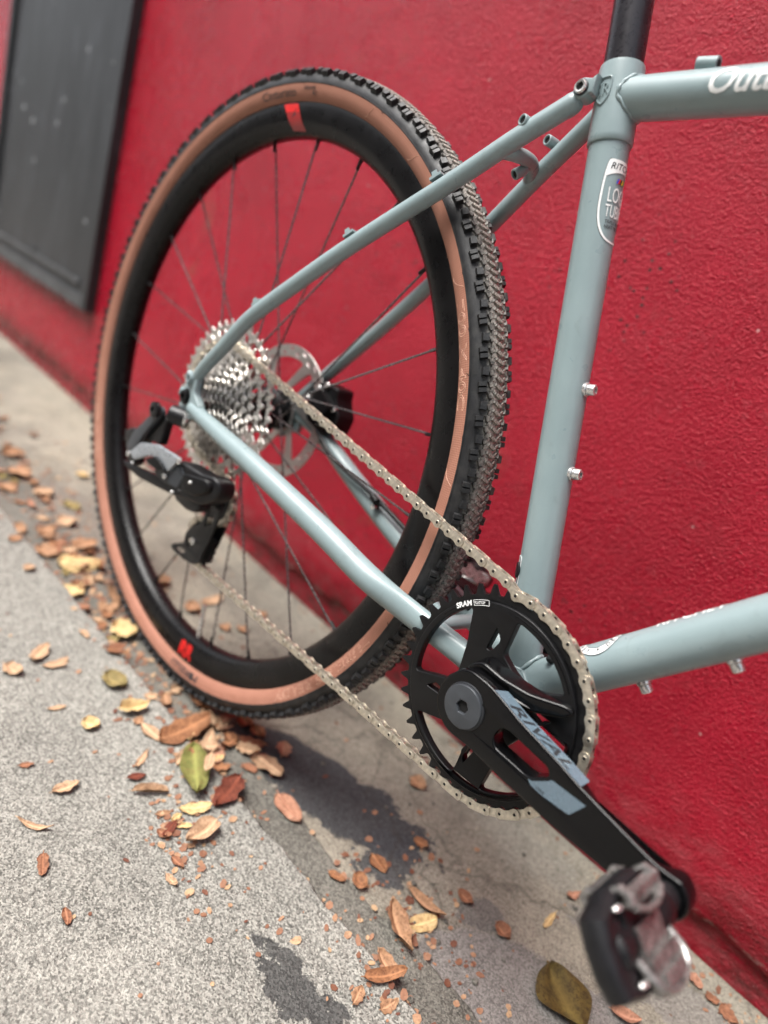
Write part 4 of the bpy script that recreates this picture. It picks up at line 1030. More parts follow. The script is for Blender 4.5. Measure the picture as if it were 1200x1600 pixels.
# pedals: body on the axle, black cage along the outside, steel clip claws at both ends on both faces
def pedal(axle, sgn, pitch):
    """local x fore-aft, y outward from the crank, z normal to the platform"""
    rot = Matrix.Rotation(R(pitch), 3, 'Y'); o0 = Vector(axle)
    def T(p): q = rot @ Vector((p[0], 0, p[2])); return o0 + Vector((q.x, -sgn * p[1], q.z))
    def mk(mb, name, mat, par):
        kx = 0.52 if name in ('pedal_cage', 'cage_screw') else 0.66 if name != 'pedal' else 1.0
        mb.v = [(v[0] * kx, v[1] * 1.0, v[2]) for v in mb.v]
        mb.v = [tuple(T(v)) for v in mb.v]; return mb.build(name, mat, par)
    mb = MB(); mb.lathe([(0.0070, 0.0), (0.0092, 0.001), (0.0092, 0.008), (0.0080, 0.010), (0.0100, 0.011), (0.0115, 0.013), (0.0115, 0.024), (0.0095, 0.027), (0.0088, 0.060), (0.0110, 0.063), (0.0110, 0.070), (0.008, 0.0725)], (0, 0, 0), (0, 1, 0), 28)
    mb.box((0, 0.041, 0), (0.034, 0.034, 0.013), taper=0.9)
    body = mk(mb, 'pedal', M_PLASTIC, BIKE)
    mb = MB()   # outer cage, an angular loop of resin
    loop = [(-0.041, 0.030, 0.0), (-0.040, 0.058, 0.0), (-0.031, 0.072, 0.0), (-0.012, 0.075, 0.0), (0.012, 0.075, 0.0), (0.031, 0.072, 0.0), (0.040, 0.058, 0.0), (0.041, 0.030, 0.0)]
    mb.tube(loop, [0.0070, 0.0082, 0.0090, 0.0084, 0.0084, 0.0090, 0.0082, 0.0070], 10, flat=((0, 0, 1), 0.95))
    mb.box((0, 0.068, 0), (0.060, 0.008, 0.015), taper=0.85)
    mk(mb, 'pedal_cage', M_PLASTIC, body)
    for s_ in (-1, 1): mb = MB(); mb.tube([(0.041 * s_, 0.030, 0), (0.037 * s_, 0.016, 0), (0.020 * s_, 0.014, 0)], 0.0050, 10); mk(mb, 'pedal_cage', M_PLASTIC, body)
    for f in (1, -1):
        # front hoop claw, fixed
        mb = MB(); hoop = [(0.010, 0.022, 0.0070 * f), (0.026, 0.023, 0.0125 * f), (0.036, 0.030, 0.0135 * f), (0.039, 0.041, 0.0135 * f), (0.036, 0.052, 0.0135 * f), (0.026, 0.059, 0.0125 * f), (0.010, 0.060, 0.0070 * f)]
        mb.tube(hoop, 0.0026, 10, smooth=3); mb.box((0.026, 0.041, 0.0100 * f), (0.024, 0.030, 0.0055)); mb.box((0.030, 0.041, 0.0132 * f), (0.010, 0.022, 0.0040)); mk(mb, 'front_claw', M_MECH, body)
        # rear sprung claw
        mb = MB(); mb.box((-0.027, 0.041, 0.0115 * f), (0.013, 0.030, 0.0060), Matrix.Rotation(R(12 * f), 3, 'Y'), taper=0.85 if f > 0 else 1.0)
        mb.tube([(-0.022, 0.026, 0.0135 * f), (-0.017, 0.034, 0.0150 * f), (-0.016, 0.041, 0.0152 * f), (-0.017, 0.048, 0.0150 * f), (-0.022, 0.056, 0.0135 * f)], 0.0026, 10, smooth=3)
        mb.tube([(-0.034, 0.026, 0.004 * f), (-0.036, 0.026, 0.009 * f), (-0.031, 0.026, 0.0125 * f), (-0.024, 0.026, 0.0120 * f)], 0.0030, 8); mb.tube([(-0.034, 0.056, 0.004 * f), (-0.036, 0.056, 0.009 * f), (-0.031, 0.056, 0.0125 * f), (-0.024, 0.056, 0.0120 * f)], 0.0030, 8)
        mk(mb, 'rear_claw', M_MECH, body)
        mb = MB()
        for s_ in (-1, 1):
            pts = [(-0.020 + 0.0036 * math.cos(t * 0.7), 0.041 + s_ * (0.005 + 0.0011 * t), 0.0030 * f + 0.0036 * math.sin(t * 0.7)) for t in range(10)]
            mb.tube(pts, 0.0011, 6)
        mk(mb, 'spring', M_STEEL, body)
        mb = MB(); mb.box((0.004, 0.041, 0.0080 * f), (0.022, 0.026, 0.0030)); mk(mb, 'cleat_plate', M_MECH, body)
    for x in (-0.034, 0.030):
        mb = MB(); mb.lathe([(0.0030, 0.0), (0.0030, 0.0012), (0.0022, 0.0018), (0, 0.0018)], (x, 0.0640, 0.0085), (0, 0.3, 1), 12); mk(mb, 'cage_screw', M_STEEL, body)
    return body
pedal((PED.x, crank_y(PED.x) - 0.0062, PED.z), 1, 40)
pedal((PEDL.x, -crank_y(PED.x) + 0.0062, PEDL.z), -1, 20)

# chain path through (x, z), circles (centre, radius, turn) in running order
CY = cog_y[2]; COGR = 0.0127 / 2 / math.sin(math.pi / 32)
LP, UP, PR = (0.0450, -0.1520), (0.0540, -0.0960), 0.0127 / 2 / math.sin(math.pi / 13)
circles = [((0.0, 0.0), COGR, -1, CY), ((cx, cz), Rp, -1, RY), (LP, PR, -1, CY - 0.001), (UP, PR, 1, CY)]
path = []
tang = []
for i in range(4):
    (c1, r1, o1, y1), (c2, r2, o2, y2) = circles[i], circles[(i + 1) % 4]
    dx, dz = c2[0] - c1[0], c2[1] - c1[1]; d = math.hypot(dx, dz); th = math.atan2(dz, dx) - math.asin((o2 * r2 - o1 * r1) / d)
    lu = (-math.sin(th), math.cos(th))
    tang.append(((c1[0] - o1 * r1 * lu[0], c1[1] - o1 * r1 * lu[1]), (c2[0] - o2 * r2 * lu[0], c2[1] - o2 * r2 * lu[1])))
for i in range(4):
    a, b = tang[i]; y1, y2 = circles[i][3], circles[(i + 1) % 4][3]
    for k in range(60): t = k / 60; path.append(Vector((a[0] + (b[0] - a[0]) * t, y1 + (y2 - y1) * t, a[1] + (b[1] - a[1]) * t)))
    c, r, o_, y = circles[(i + 1) % 4]; nx = tang[(i + 1) % 4][0]
    a0 = math.atan2(b[1] - c[1], b[0] - c[0]); a1 = math.atan2(nx[1] - c[1], nx[0] - c[0])
    da = (a1 - a0) % (2 * math.pi) if o_ > 0 else -((a0 - a1) % (2 * math.pi))
    for k in range(60): a_ = a0 + da * k / 60; path.append(Vector((c[0] + r * math.cos(a_), y, c[1] + r * math.sin(a_))))
anchor = Vector((cx + Rp * math.cos(R(99.33)), RY, cz + Rp * math.sin(R(99.33))))
k0 = min(range(len(path)), key=lambda k: (path[k] - anchor).length)
path = path[k0:] + path[:k0]; path[0] = anchor; path.append(anchor)
L = sum((b - a).length for a, b in zip(path, path[1:])); NL = int(round(L / 0.0127 / 2)) * 2
pins = []; acc = 0.0; want = 0.0
for a, b in zip(path, path[1:]):
    s_ = (b - a).length
    while want <= acc + s_ + 1e-9 and len(pins) < NL: pins.append(a + (b - a) * ((want - acc) / s_)); want += L / NL
    acc += s_
def plate(rb, waist, flat):
    pts = [(-rb * 0.55, flat), (0.0127 + rb * 0.55, flat)]
    pts += [(0.0127 + rb * math.cos(R(a)), rb * math.sin(R(a))) for a in range(48, -121, -14)]
    pts += [(0.0127 / 2 + 0.0015, -waist), (0.0127 / 2 - 0.0015, -waist)]
    pts += [(rb * math.cos(R(a)), rb * math.sin(R(a))) for a in range(-60, -229, -14)]
    return pts
def link_mesh(outer):
    mb = MB(); yy = 0.00255 if outer else 0.00165
    for s_ in (-1, 1):
        vs, fs = outline(plate(0.0041 if outer else 0.0039, 0.0027, 0.0039 if outer else 0.0036), [], 0.00048, 0.0002, 1, lambda u, v, w, s_=s_: (u, s_ * yy + w, v)); mb.add(vs, fs)
    if outer:
        for x in (0.0, 0.0127):
            mb.lathe([(0.00115, 0.00310), (0.00125, 0.00355), (0.0018, 0.00345), (0.0020, 0.0030)], (x, 0, 0), (0, -1, 0), 14)
            mb.lathe([(0.0, 0.00322), (0.00118, 0.00320), (0.00118, 0.0030)], (x, 0, 0), (0, -1, 0), 12, mi=1)
            mb.lathe([(0.0, 0.0), (0.0017, 0.0), (0.0017, 0.0062), (0.0, 0.0062)], (x, -0.0031, 0), (0, 1, 0), 12)
    else:
        for x in (0.0, 0.0127): mb.lathe([(0.0020, 0), (0.0038, 0.0001), (0.0038, 0.0024), (0.0020, 0.0025)], (x, -0.00125, 0), (0, 1, 0), 14)
    return mb.mesh('link', [M_CHAIN, M_HOLE])
LM = (link_mesh(True), link_mesh(False))
mb = MB(); mb.lathe([(0, 0), (0.0016, 0), (0.0016, 0.005), (0, 0.005)], pins[0] - Vector((0, 0.0025, 0)), (0, 1, 0), 10); chain = mb.build('chain', M_CHAIN, BIKE)
chain['label'] = 'nickel flat-topped drive chain'
for i in range(NL):
    a, b = pins[i], pins[(i + 1) % NL]; d = (b - a); xx = d.normalized(); lf = Vector((-xx.z, 0, xx.x)).normalized(); yy = lf.cross(xx)
    m = Matrix((xx * (d.length / 0.0127), yy, lf)).transposed().to_4x4(); m.translation = a
    obj('chain_link', LM[i % 2], chain, mat4=m)

# rear derailleur
def slab(pts, yc, half, bev, rr=0.003, slope=(0, 0)):
    """outline in side view, leaning in y by slope = (per x, per z)"""
    x0 = sum(p[0] for p in pts) / len(pts); z0 = sum(p[1] for p in pts) / len(pts)
    vs, fs = outline(rounded(pts, rr, 3), [], half, bev, 2, lambda u, v, w: (u, yc + slope[0] * (u - x0) + slope[1] * (v - z0) - w, v)); mb = MB(); mb.add(vs, fs); return mb
mb = slab([(-0.0008, -0.0892), (0.0163, -0.0669), (0.0392, -0.0607), (0.0682, -0.0601), (0.0840, -0.0560), (0.0930, -0.0590), (0.0960, -0.0680), (0.0940, -0.0780), (0.0770, -0.0920), (0.0409, -0.0983), (0.0130, -0.0936)], -0.0640, 0.0110, 0.0035, 0.005, (0.22, 0))
der = mb.build('rear_derailleur', M_PLASTIC, BIKE)
slab([(0.0480, -0.0680), (0.0660, -0.0640), (0.0820, -0.0600), (0.0890, -0.0660), (0.0860, -0.0740), (0.0720, -0.0840), (0.0540, -0.0860)], -0.0705, 0.0075, 0.0030, 0.005, (0.22, 0)).build('motor_cover', M_BLACK, der)
slab([(0.0060, -0.0870), (0.0190, -0.0700), (0.0390, -0.0650), (0.0470, -0.0720), (0.0420, -0.0900), (0.0180, -0.0915)], -0.0780, 0.0045, 0.0016, 0.003, (0.22, 0)).build('link_cover', M_CAP, der)
mb = MB(); mb.lathe([(0.0075, 0), (0.0105, 0.001), (0.0105, 0.018), (0.0085, 0.020)], (0.0090, -0.0680, -0.0226), Vector((-0.024, -0.016, -0.0010)), 24); mb.lathe([(0.006, 0), (0.0085, 0.001), (0.0085, 0.006), (0.006, 0.007), (0.003, 0.007), (0.0028, 0.004), (0, 0.004)], (-0.0150, -0.0900, -0.0237), (0, -1, 0), 20)
mb.build('hanger_knuckle', M_PLASTIC, der)
slab([(-0.0134, -0.0177), (-0.0057, -0.0232), (-0.0168, -0.0385), (-0.0311, -0.0587), (-0.0409, -0.0792), (-0.0510, -0.0902), (-0.0613, -0.0845), (-0.0539, -0.0648), (-0.0254, -0.0316)], -0.0880, 0.0032, 0.0012, 0.003).build('knuckle_arm', M_CAP, der)
slab([(-0.0160, -0.0260), (-0.0040, -0.0300), (-0.0050, -0.0480), (-0.0060, -0.0600), (-0.0330, -0.0640), (-0.0440, -0.0800), (-0.0500, -0.0780)], -0.0790, 0.0050, 0.0016, 0.003).build('knuckle_arm', M_PLASTIC, der)
slab([(-0.0840, -0.0740), (-0.0683, -0.0639), (-0.0560, -0.0640), (-0.0560, -0.0900), (-0.0690, -0.0950)], -0.0760, 0.0100, 0.003, 0.004).build('battery', M_PLASTIC, der)
slab([(-0.0394, -0.0837), (-0.0260, -0.0665), (0.0004, -0.0570), (0.0400, -0.0560), (0.0271, -0.0769), (0.0146, -0.0714), (0.0044, -0.0703), (-0.0097, -0.0749), (-0.0297, -0.0886)], -0.0890, 0.0022, 0.0008, 0.002, (0.16, 0)).build('outer_link_plate', M_SILVER, der)
slab([(-0.0072, -0.0780), (0.0048, -0.0695), (0.0167, -0.0706), (0.0265, -0.0772), (0.0143, -0.0812), (-0.0020, -0.0813)], -0.0900, 0.0026, 0.0009, 0.002, (0.16, 0)).build('battery_latch', M_BLACK, der)
slab([(-0.0550, -0.1000), (-0.0354, -0.0982), (0.0053, -0.0913), (0.0460, -0.0899), (0.0459, -0.0955), (0.0384, -0.0991), (-0.0204, -0.1065), (-0.0498, -0.1047)], -0.0830, 0.0030, 0.001, 0.002, (0.16, 0)).build('lower_link', M_PLASTIC, der)
slab([(-0.0560, -0.0900), (-0.0440, -0.0860), (-0.0380, -0.0960), (-0.0480, -0.1040), (-0.0570, -0.1000)], -0.0820, 0.0060, 0.002, 0.003).build('link_hinge', M_PLASTIC, der)
slab([(0.0218, -0.0960), (0.0700, -0.0900), (0.0733, -0.0983), (0.0657, -0.1062), (0.0496, -0.1102), (0.0241, -0.1097)], -0.0600, 0.0085, 0.0028, 0.004).build('cage_knuckle', M_PLASTIC, der)
for x, z, y, r_ in ((-0.0500, -0.0900, -0.0905, 0.0034), (-0.0440, -0.0990, -0.0870, 0.0026), (0.0400, -0.0590, -0.0830, 0.0036), (0.0238, -0.0836, -0.0850, 0.0032), (0.0640, -0.0720, -0.0790, 0.0020), (0.0380, -0.0960, -0.0800, 0.0024)):
    mb = MB(); mb.lathe([(r_, 0), (r_, 0.0022), (r_ * 0.7, 0.0030), (r_ * 0.4, 0.0030), (r_ * 0.35, 0.0015), (0, 0.0015)], (x, y, z), (0, -1, 0), 14); mb.build('pivot_pin', M_STEEL, der)
cg = rounded([(0.0515, -0.0950), (0.0700, -0.0860), (0.0780, -0.0960), (0.0743, -0.1221), (0.0695, -0.1467), (0.0669, -0.1533), (0.0666, -0.1673), (0.0569, -0.1755), (0.0370, -0.1806), (0.0078, -0.1824), (0.0031, -0.1799), (0.0073, -0.1751), (0.0275, -0.1627), (0.0249, -0.1517), (0.0339, -0.1382), (0.0489, -0.1253)], 0.004, 3)
h1 = rounded([(0.0300, -0.1572), (0.0404, -0.1490), (0.0462, -0.1555), (0.0373, -0.1640)], 0.002, 3); h2 = rounded([(0.0146, -0.1770), (0.0272, -0.1688), (0.0345, -0.1723), (0.0224, -0.1785)], 0.002, 3); h3 = rounded([(0.0560, -0.1080), (0.0680, -0.1000), (0.0670, -0.1200), (0.0560, -0.1280)], 0.003, 3)
for yy_ in (-0.0415, -0.0275):
    vs, fs = outline(cg, [h1, h2, h3], 0.0011, 0.0004, 1, xz(yy_)); mb = MB(); mb.add(vs, fs); mb.build('pulley_cage', M_PLASTIC, der)
for (x, z), nm in ((UP, 'guide_pulley'), (LP, 'tension_pulley')):
    vs, fs = outline([(x + u, z + v) for u, v in cog_outline(13)], [[(x + 0.0135 * math.cos(R(72 * k + d)) * 1.0, z + 0.0135 * math.sin(R(72 * k + d))) for d in (-16, 16)] + [(x + 0.0085 * math.cos(R(72 * k)), z + 0.0085 * math.sin(R(72 * k)))] for k in range(5)], 0.0012, 0.0003, 0, xz(CY)); mb = MB(); mb.add(vs, fs); pul = mb.build(nm, M_PLASTIC, der)
    mb = MB(); mb.lathe([(0.0026, 0.0), (0.0042, 0.001), (0.0042, 0.0030), (0.0022, 0.0034), (0.0018, 0.001), (0, 0.001)], (x, -0.0420, z), (0, -1, 0), 18); mb.build('pulley_bolt', M_STEEL, der)

# ------------------------------------------------------------------ fallen leaves
LEAVES = [(0.198, -0.089, 0.083, 0.03, -31.0, 'green', 'green', ''),
    (0.235, -0.072, 0.056, 0.024, -58.0, 'maroon', 'maroon', ''),
    (0.213, -0.005, 0.046, 0.024, 9.0, 'tan', 't1', ''),
    (0.274, -0.019, 0.046, 0.023, 3.0, 'terra', 't2', ''),
    (0.24, -0.251, 0.023, 0.009, -18.0, 'rust', '', 'small rust-brown leaf lying below the thin curled tan leaf'),
    (0.198, -0.244, 0.034, 0.006, 44.0, 'tan', 'c1', ''),
    (0.168, -0.207, 0.026, 0.013, 82.0, 'tan', '', 'small tan leaf lying above and right of the thin curled tan leaf'),
    (0.204, -0.14, 0.038, 0.009, 68.0, 'tan', 'roll', ''),
    (0.27, -0.122, 0.043, 0.021, -70.0, 'tan', 'fold', ''),
    (0.087, -0.105, 0.037, 0.02, 89.0, 'yellow', 'y1', ''),
    (0.094, -0.155, 0.02, 0.02, 35.0, 'yellow', '', 'tiny yellow leaf lying left of the pale folded yellow leaf'),
    (0.035, -0.105, 0.035, 0.029, 28.0, 'olive', 'ol2', ''),
    (-0.038, -0.163, 0.04, 0.017, -40.0, 'tan', '', 'dry tan leaf lying well left of the crumpled olive leaf'),
    (-0.018, -0.198, 0.027, 0.02, 40.0, 'tan', '', 'small tan leaf lying well left of the crumpled olive leaf'),
    (-0.013, -0.154, 0.029, 0.012, 81.0, 'tan', '', 'small tan leaf lying left of the crumpled olive leaf'),
    (0.128, -0.103, 0.035, 0.017, 15.0, 'tan', '', 'dry tan leaf lying close below and right of the pale folded yellow leaf'),
    (0.137, -0.068, 0.077, 0.031, 107.0, 'brown', 'ol1', ''),
    (0.121, -0.027, 0.047, 0.016, -18.0, 'tan', '', 'dry tan leaf lying above the green leaf'),
    (0.134, -0.016, 0.034, 0.015, -48.0, 'tan', '', 'small tan leaf lying left of the foot of the tyre'),
    (0.159, -0.047, 0.04, 0.015, -38.0, 'tan', '', 'dry tan leaf lying above the maroon leaf'),
    (0.162, -0.131, 0.035, 0.007, -52.0, 'tan', '', 'small tan leaf lying below the pale folded yellow leaf'),
    (0.301, -0.167, 0.016, 0.007, 16.0, 'tan', '', 'tiny tan leaf lying below the folded tan leaf'),
    (0.288, -0.154, 0.017, 0.008, 13.0, 'rust', '', 'tiny rust-brown leaf lying below and left of the folded tan leaf'),
    (0.293, -0.251, 0.017, 0.005, -16.0, 'rust', '', 'tiny rust-brown leaf lying well below the thin curled tan leaf'),
    (0.435, -0.008, 0.056, 0.02, -28.0, 'orange', 'big', ''),
    (0.44, 0.021, 0.032, 0.018, 79.0, 'yellow', 'y2', ''),
    (0.429, 0.037, 0.047, 0.013, 7.0, 'orange', 'l1', ''),
    (0.454, -0.041, 0.032, 0.014, -11.0, 'orange', 'l2', ''),
    (0.463, -0.058, 0.041, 0.012, 66.0, 'brown', 'l3', ''),
    (0.462, -0.088, 0.018, 0.01, 115.0, 'orange', '', 'tiny orange-brown leaf lying well right of the dark smear'),
    (0.481, -0.07, 0.019, 0.011, 85.0, 'orange', '', 'tiny orange-brown leaf lying well below the long orange leaf'),
    (0.37, 0.027, 0.025, 0.018, -2.0, 'brown', 'holed', ''),
    (0.309, 0.149, 0.024, 0.024, 15.0, 'orange', 'ring1', ''),
    (0.374, 0.088, 0.018, 0.013, 16.0, 'brown', '', 'tiny brown leaf lying well above the flat yellow leaf'),
    (0.444, 0.081, 0.02, 0.015, 3.0, 'rust', 'r1', ''),
    (0.488, 0.088, 0.02, 0.018, -7.0, 'rust', 'star', ''),
    (0.507, 0.144, 0.031, 0.007, -80.0, 'yellow', 'curl', ''),
    (0.561, 0.086, 0.065, 0.053, -33.0, 'darkolive', 'bigolive', ''),
    (0.607, 0.222, 0.042, 0.015, 81.0, 'terra', 'pd', ''),
    (0.629, 0.229, 0.017, 0.012, -5.0, 'terra', 'pd2', ''),
    (0.647, 0.227, 0.014, 0.01, 33.0, 'rust', '', 'tiny rust-brown leaf lying left of the wall corner at the bottom right'),
    (0.664, 0.227, 0.021, 0.017, -12.0, 'rust', '', 'small rust-brown leaf lying close below and left of the wall corner at the bottom right'),
    (0.603, 0.126, 0.029, 0.016, 29.0, 'terra', 'bt', ''),
    (0.505, 0.197, 0.02, 0.01, 70.0, 'terra', '', 'tiny terracotta leaf lying above and left of the pedal'),
    (-0.069, -0.047, 0.038, 0.038, 46.0, 'yellow', 'y3', ''),
    (-0.253, -0.036, 0.064, 0.045, 91.0, 'yellow', 'y4', ''),
    (-0.181, -0.072, 0.051, 0.03, 120.0, 'yellow', 'y5', ''),
    (-0.296, -0.069, 0.038, 0.033, 42.0, 'orange', '', 'dry orange-brown leaf lying left of the wide golden leaf'),
    (-0.311, -0.008, 0.047, 0.035, 110.0, 'orange', '', 'dry orange-brown leaf lying close above the wide golden leaf'),
    (-0.364, -0.045, 0.037, 0.025, 121.0, 'orange', '', 'dry orange-brown leaf lying above and left of the wide golden leaf'),
    (-0.397, -0.002, 0.032, 0.032, 54.0, 'tan', '', 'small tan leaf lying above the wide golden leaf'),
    (-0.132, -0.044, 0.028, 0.019, 48.0, 'orange', '', 'small orange-brown leaf lying above and left of the bright yellow leaf by the tyre'),
    (-0.127, -0.04, 0.046, 0.015, 127.0, 'orange', '', 'dry orange-brown leaf lying close above the bright yellow leaf by the tyre'),
    (-0.206, -0.025, 0.021, 0.013, -2.0, 'tan', '', 'small tan leaf lying close below and right of the wide golden leaf'),
    (-0.588, -0.02, 0.044, 0.044, 40.0, 'orange', '', 'dry orange-brown leaf lying well left of the rear rim'),
    (-0.53, -0.053, 0.035, 0.035, 117.0, 'orange', '', 'small orange-brown leaf lying well above and left of the wide golden leaf'),
    (-0.508, -0.002, 0.042, 0.031, 111.0, 'tan', '', 'dry tan leaf lying left of the rear rim'),
    (-0.459, 0.029, 0.038, 0.027, 16.0, 'olive', '', 'dry olive leaf lying left of the rear rim'),
    (-0.594, 0.098, 0.027, 0.027, 49.0, 'yellow', '', 'small yellow leaf lying above and left of the rear rim'),
    (-0.688, 0.001, 0.042, 0.034, 108.0, 'orange', '', 'dry orange-brown leaf lying well above the wide golden leaf'),
    (-0.375, -0.083, 0.032, 0.022, 21.0, 'orange', '', 'small orange-brown leaf lying left of the wide golden leaf'),
    (-0.326, -0.106, 0.023, 0.016, 127.0, 'orange', '', 'small orange-brown leaf lying well left of the rear rim'),
    (-0.235, -0.113, 0.02, 0.015, 124.0, 'tan', '', 'small tan leaf lying left of the wide golden leaf'),
    (-0.184, 0.063, 0.031, 0.03, 11.0, 'orange', 'sp1', ''),
    (-0.105, 0.075, 0.029, 0.029, 17.0, 'orange', 'sp2', ''),
    (-0.118, 0.113, 0.044, 0.018, 102.0, 'tan', 'sp3', ''),
    (-0.047, 0.095, 0.018, 0.018, 8.0, 'orange', '', 'tiny orange-brown leaf lying well right of the bright yellow leaf by the tyre'),
    (-0.036, 0.117, 0.021, 0.017, 6.0, 'orange', '', 'small orange-brown leaf lying well above the foot of the tyre'),
    (-0.062, 0.168, 0.023, 0.019, 94.0, 'orange', '', 'small orange-brown leaf lying well right of the bright yellow leaf by the tyre'),
    (0.163, 0.016, 0.023, 0.02, -3.0, 'brown', '', 'small brown leaf lying close below and left of the foot of the tyre'),
    (0.16, -0.02, 0.022, 0.015, -3.0, 'brown', '', 'small brown leaf lying left of the foot of the tyre'),
    (0.178, -0.016, 0.014, 0.013, 6.0, 'brown', '', 'tiny brown leaf lying below and left of the foot of the tyre'),
    (0.208, -0.025, 0.02, 0.011, 31.0, 'rust', '', 'tiny rust-brown leaf lying above and right of the maroon leaf'),
    (0.252, -0.144, 0.024, 0.01, -54.0, 'maroon', 'br1', ''),
    (0.256, -0.151, 0.016, 0.009, 25.0, 'rust', '', 'tiny rust-brown leaf lying left of the folded tan leaf'),
    (0.243, -0.133, 0.015, 0.005, -65.0, 'yellow', '', 'tiny yellow leaf lying close above and left of the folded tan leaf'),
    (0.057, -0.177, 0.02, 0.008, -87.0, 'tan', '', 'small tan leaf lying well left of the pale folded yellow leaf'),
    (0.126, -0.228, 0.015, 0.005, 72.0, 'rust', '', 'tiny rust-brown leaf lying above the thin curled tan leaf'),
    (0.181, -0.144, 0.021, 0.01, 79.0, 'maroon', '', 'small maroon leaf lying left of the green leaf'),
    (0.363, -0.025, 0.019, 0.009, 27.0, 'brown', '', 'tiny brown leaf lying well below the dark patch'),
    (0.378, -0.007, 0.02, 0.017, 10.0, 'brown', '', 'tiny brown leaf lying above and left of the long orange leaf'),
    (-0.022, -0.143, 0.016, 0.008, 110.0, 'tan', '', 'tiny tan leaf lying left of the crumpled olive leaf'),
    (-0.065, -0.102, 0.022, 0.01, 12.0, 'tan', '', 'small tan leaf lying left of the bright yellow leaf by the tyre'),
    (0.555, 0.208, 0.018, 0.006, 83.0, 'brown', '', 'tiny brown leaf lying close above and left of the pedal'),
    (0.551, 0.292, 0.015, 0.005, 86.0, 'brown', '', 'tiny brown leaf lying above the pedal'),
    (0.173, -0.09, 0.032, 0.011, 135.0, 'tan', 'vt', ''),
    (0.148, -0.071, 0.018, 0.011, 80.0, 'yellow', '', 'tiny yellow leaf lying above the green leaf'),
    (0.205, -0.08, 0.033, 0.011, -40.0, 'tan', 'ongreen', ''),
    (0.182, -0.051, 0.019, 0.008, 91.0, 'yellow', '', 'tiny yellow leaf lying above and right of the green leaf'),
    (0.242, -0.112, 0.033, 0.013, 71.0, 'yellow', 'below', ''),
    (0.233, -0.141, 0.016, 0.006, 80.0, 'orange', '', 'tiny orange-brown leaf lying above and left of the folded tan leaf'),
    (0.254, -0.132, 0.02, 0.007, 53.0, 'yellow', 'ycurl', ''),
    (0.124, -0.051, 0.046, 0.016, 136.0, 'tan', '', 'dry tan leaf lying right of the pale folded yellow leaf'),
    (0.108, 0.004, 0.03, 0.012, 115.0, 'brown', '', 'small brown leaf lying well above the green leaf'),
    (0.14, 0.014, 0.025, 0.021, 13.0, 'brown', '', 'small brown leaf lying well above and right of the green leaf'),
    (0.106, -0.108, 0.015, 0.011, 121.0, 'orange', '', 'tiny orange-brown leaf lying close below the pale folded yellow leaf')]
def ground_z(x, y):
    if y < slab_edge(x): return 0.0140
    return 0.0030 if y < 0.0 else 0.0
def leaf_mesh(L, w, seed, curl, fold, torn):
    r = random.Random(seed); nx, ny = 16, 8
    vs = []; fs = []; vein = []
    ph, am = r.uniform(0, 6), r.uniform(0.4, 1.0)
    skew = r.uniform(-0.15, 0.15); sharp = r.uniform(0.38, 0.85)
    for i in range(nx + 1):
        t = i / nx; s = math.sin(math.pi * min(1, t ** (0.85 + skew))) ** sharp
        for j in range(ny + 1):
            q = j / ny * 2 - 1
            wob = 1 + 0.10 * math.sin(7 * t + ph + q) + torn * (0.12 * math.sin(19 * t + ph * 2) if abs(q) > 0.7 else 0)
            x = (t - 0.5) * L; y = q * w * 0.5 * s * wob + 0.10 * w * math.sin(3 * t + ph) * am
            z = fold * abs(q) * w * 0.5 * s + curl * L * ((t - 0.5) ** 2 * (1.2 if t > 0.5 else 0.7) * 2) + 0.05 * w * math.sin(9 * t + 4 * q + ph) * am + 0.06 * w * math.sin(5 * q + ph + 3 * t)
            vs.append([x, y, z])
            d = abs(q); lat = abs(((t * 9 + d * 1.6) % 1.0) - 0.5)
            vein.append(max(0.0, 1 - d * 9) + (0.4 if lat > 0.44 and d < 0.85 else 0.0))
    for i in range(nx):
        for j in range(ny): a = i * (ny + 1) + j; fs.append((a, a + ny + 1, a + ny + 2, a + 1))
    # short stalk
    b = len(vs); x0 = -L * 0.5; zc = vs[4][2]
    for k in range(3):
        for j in range(4):
            a = R(90 * j); rr = 0.018 * w + 0.0002
            vs.append([x0 - 0.09 * L * k / 2 + 0.02 * L, rr * math.cos(a) + vs[4][1] + 0.03 * L * k * am * 0.4, zc + rr * math.sin(a)]); vein.append(0.6)
    for k in range(2):
        for j in range(4): fs.append((b + k * 4 + j, b + k * 4 + (j + 1) % 4, b + k * 4 + 4 + (j + 1) % 4, b + k * 4 + 4 + j))
    zm = min(v[2] for v in vs)
    me = bpy.data.meshes.new('leaf'); me.from_pydata([(v[0], v[1], v[2] - zm) for v in vs], [], fs)
    at = me.attributes.new('vein', 'FLOAT', 'POINT'); at.data.foreach_set('value', vein)
    for p in me.polygons: p.use_smooth = True
    return me
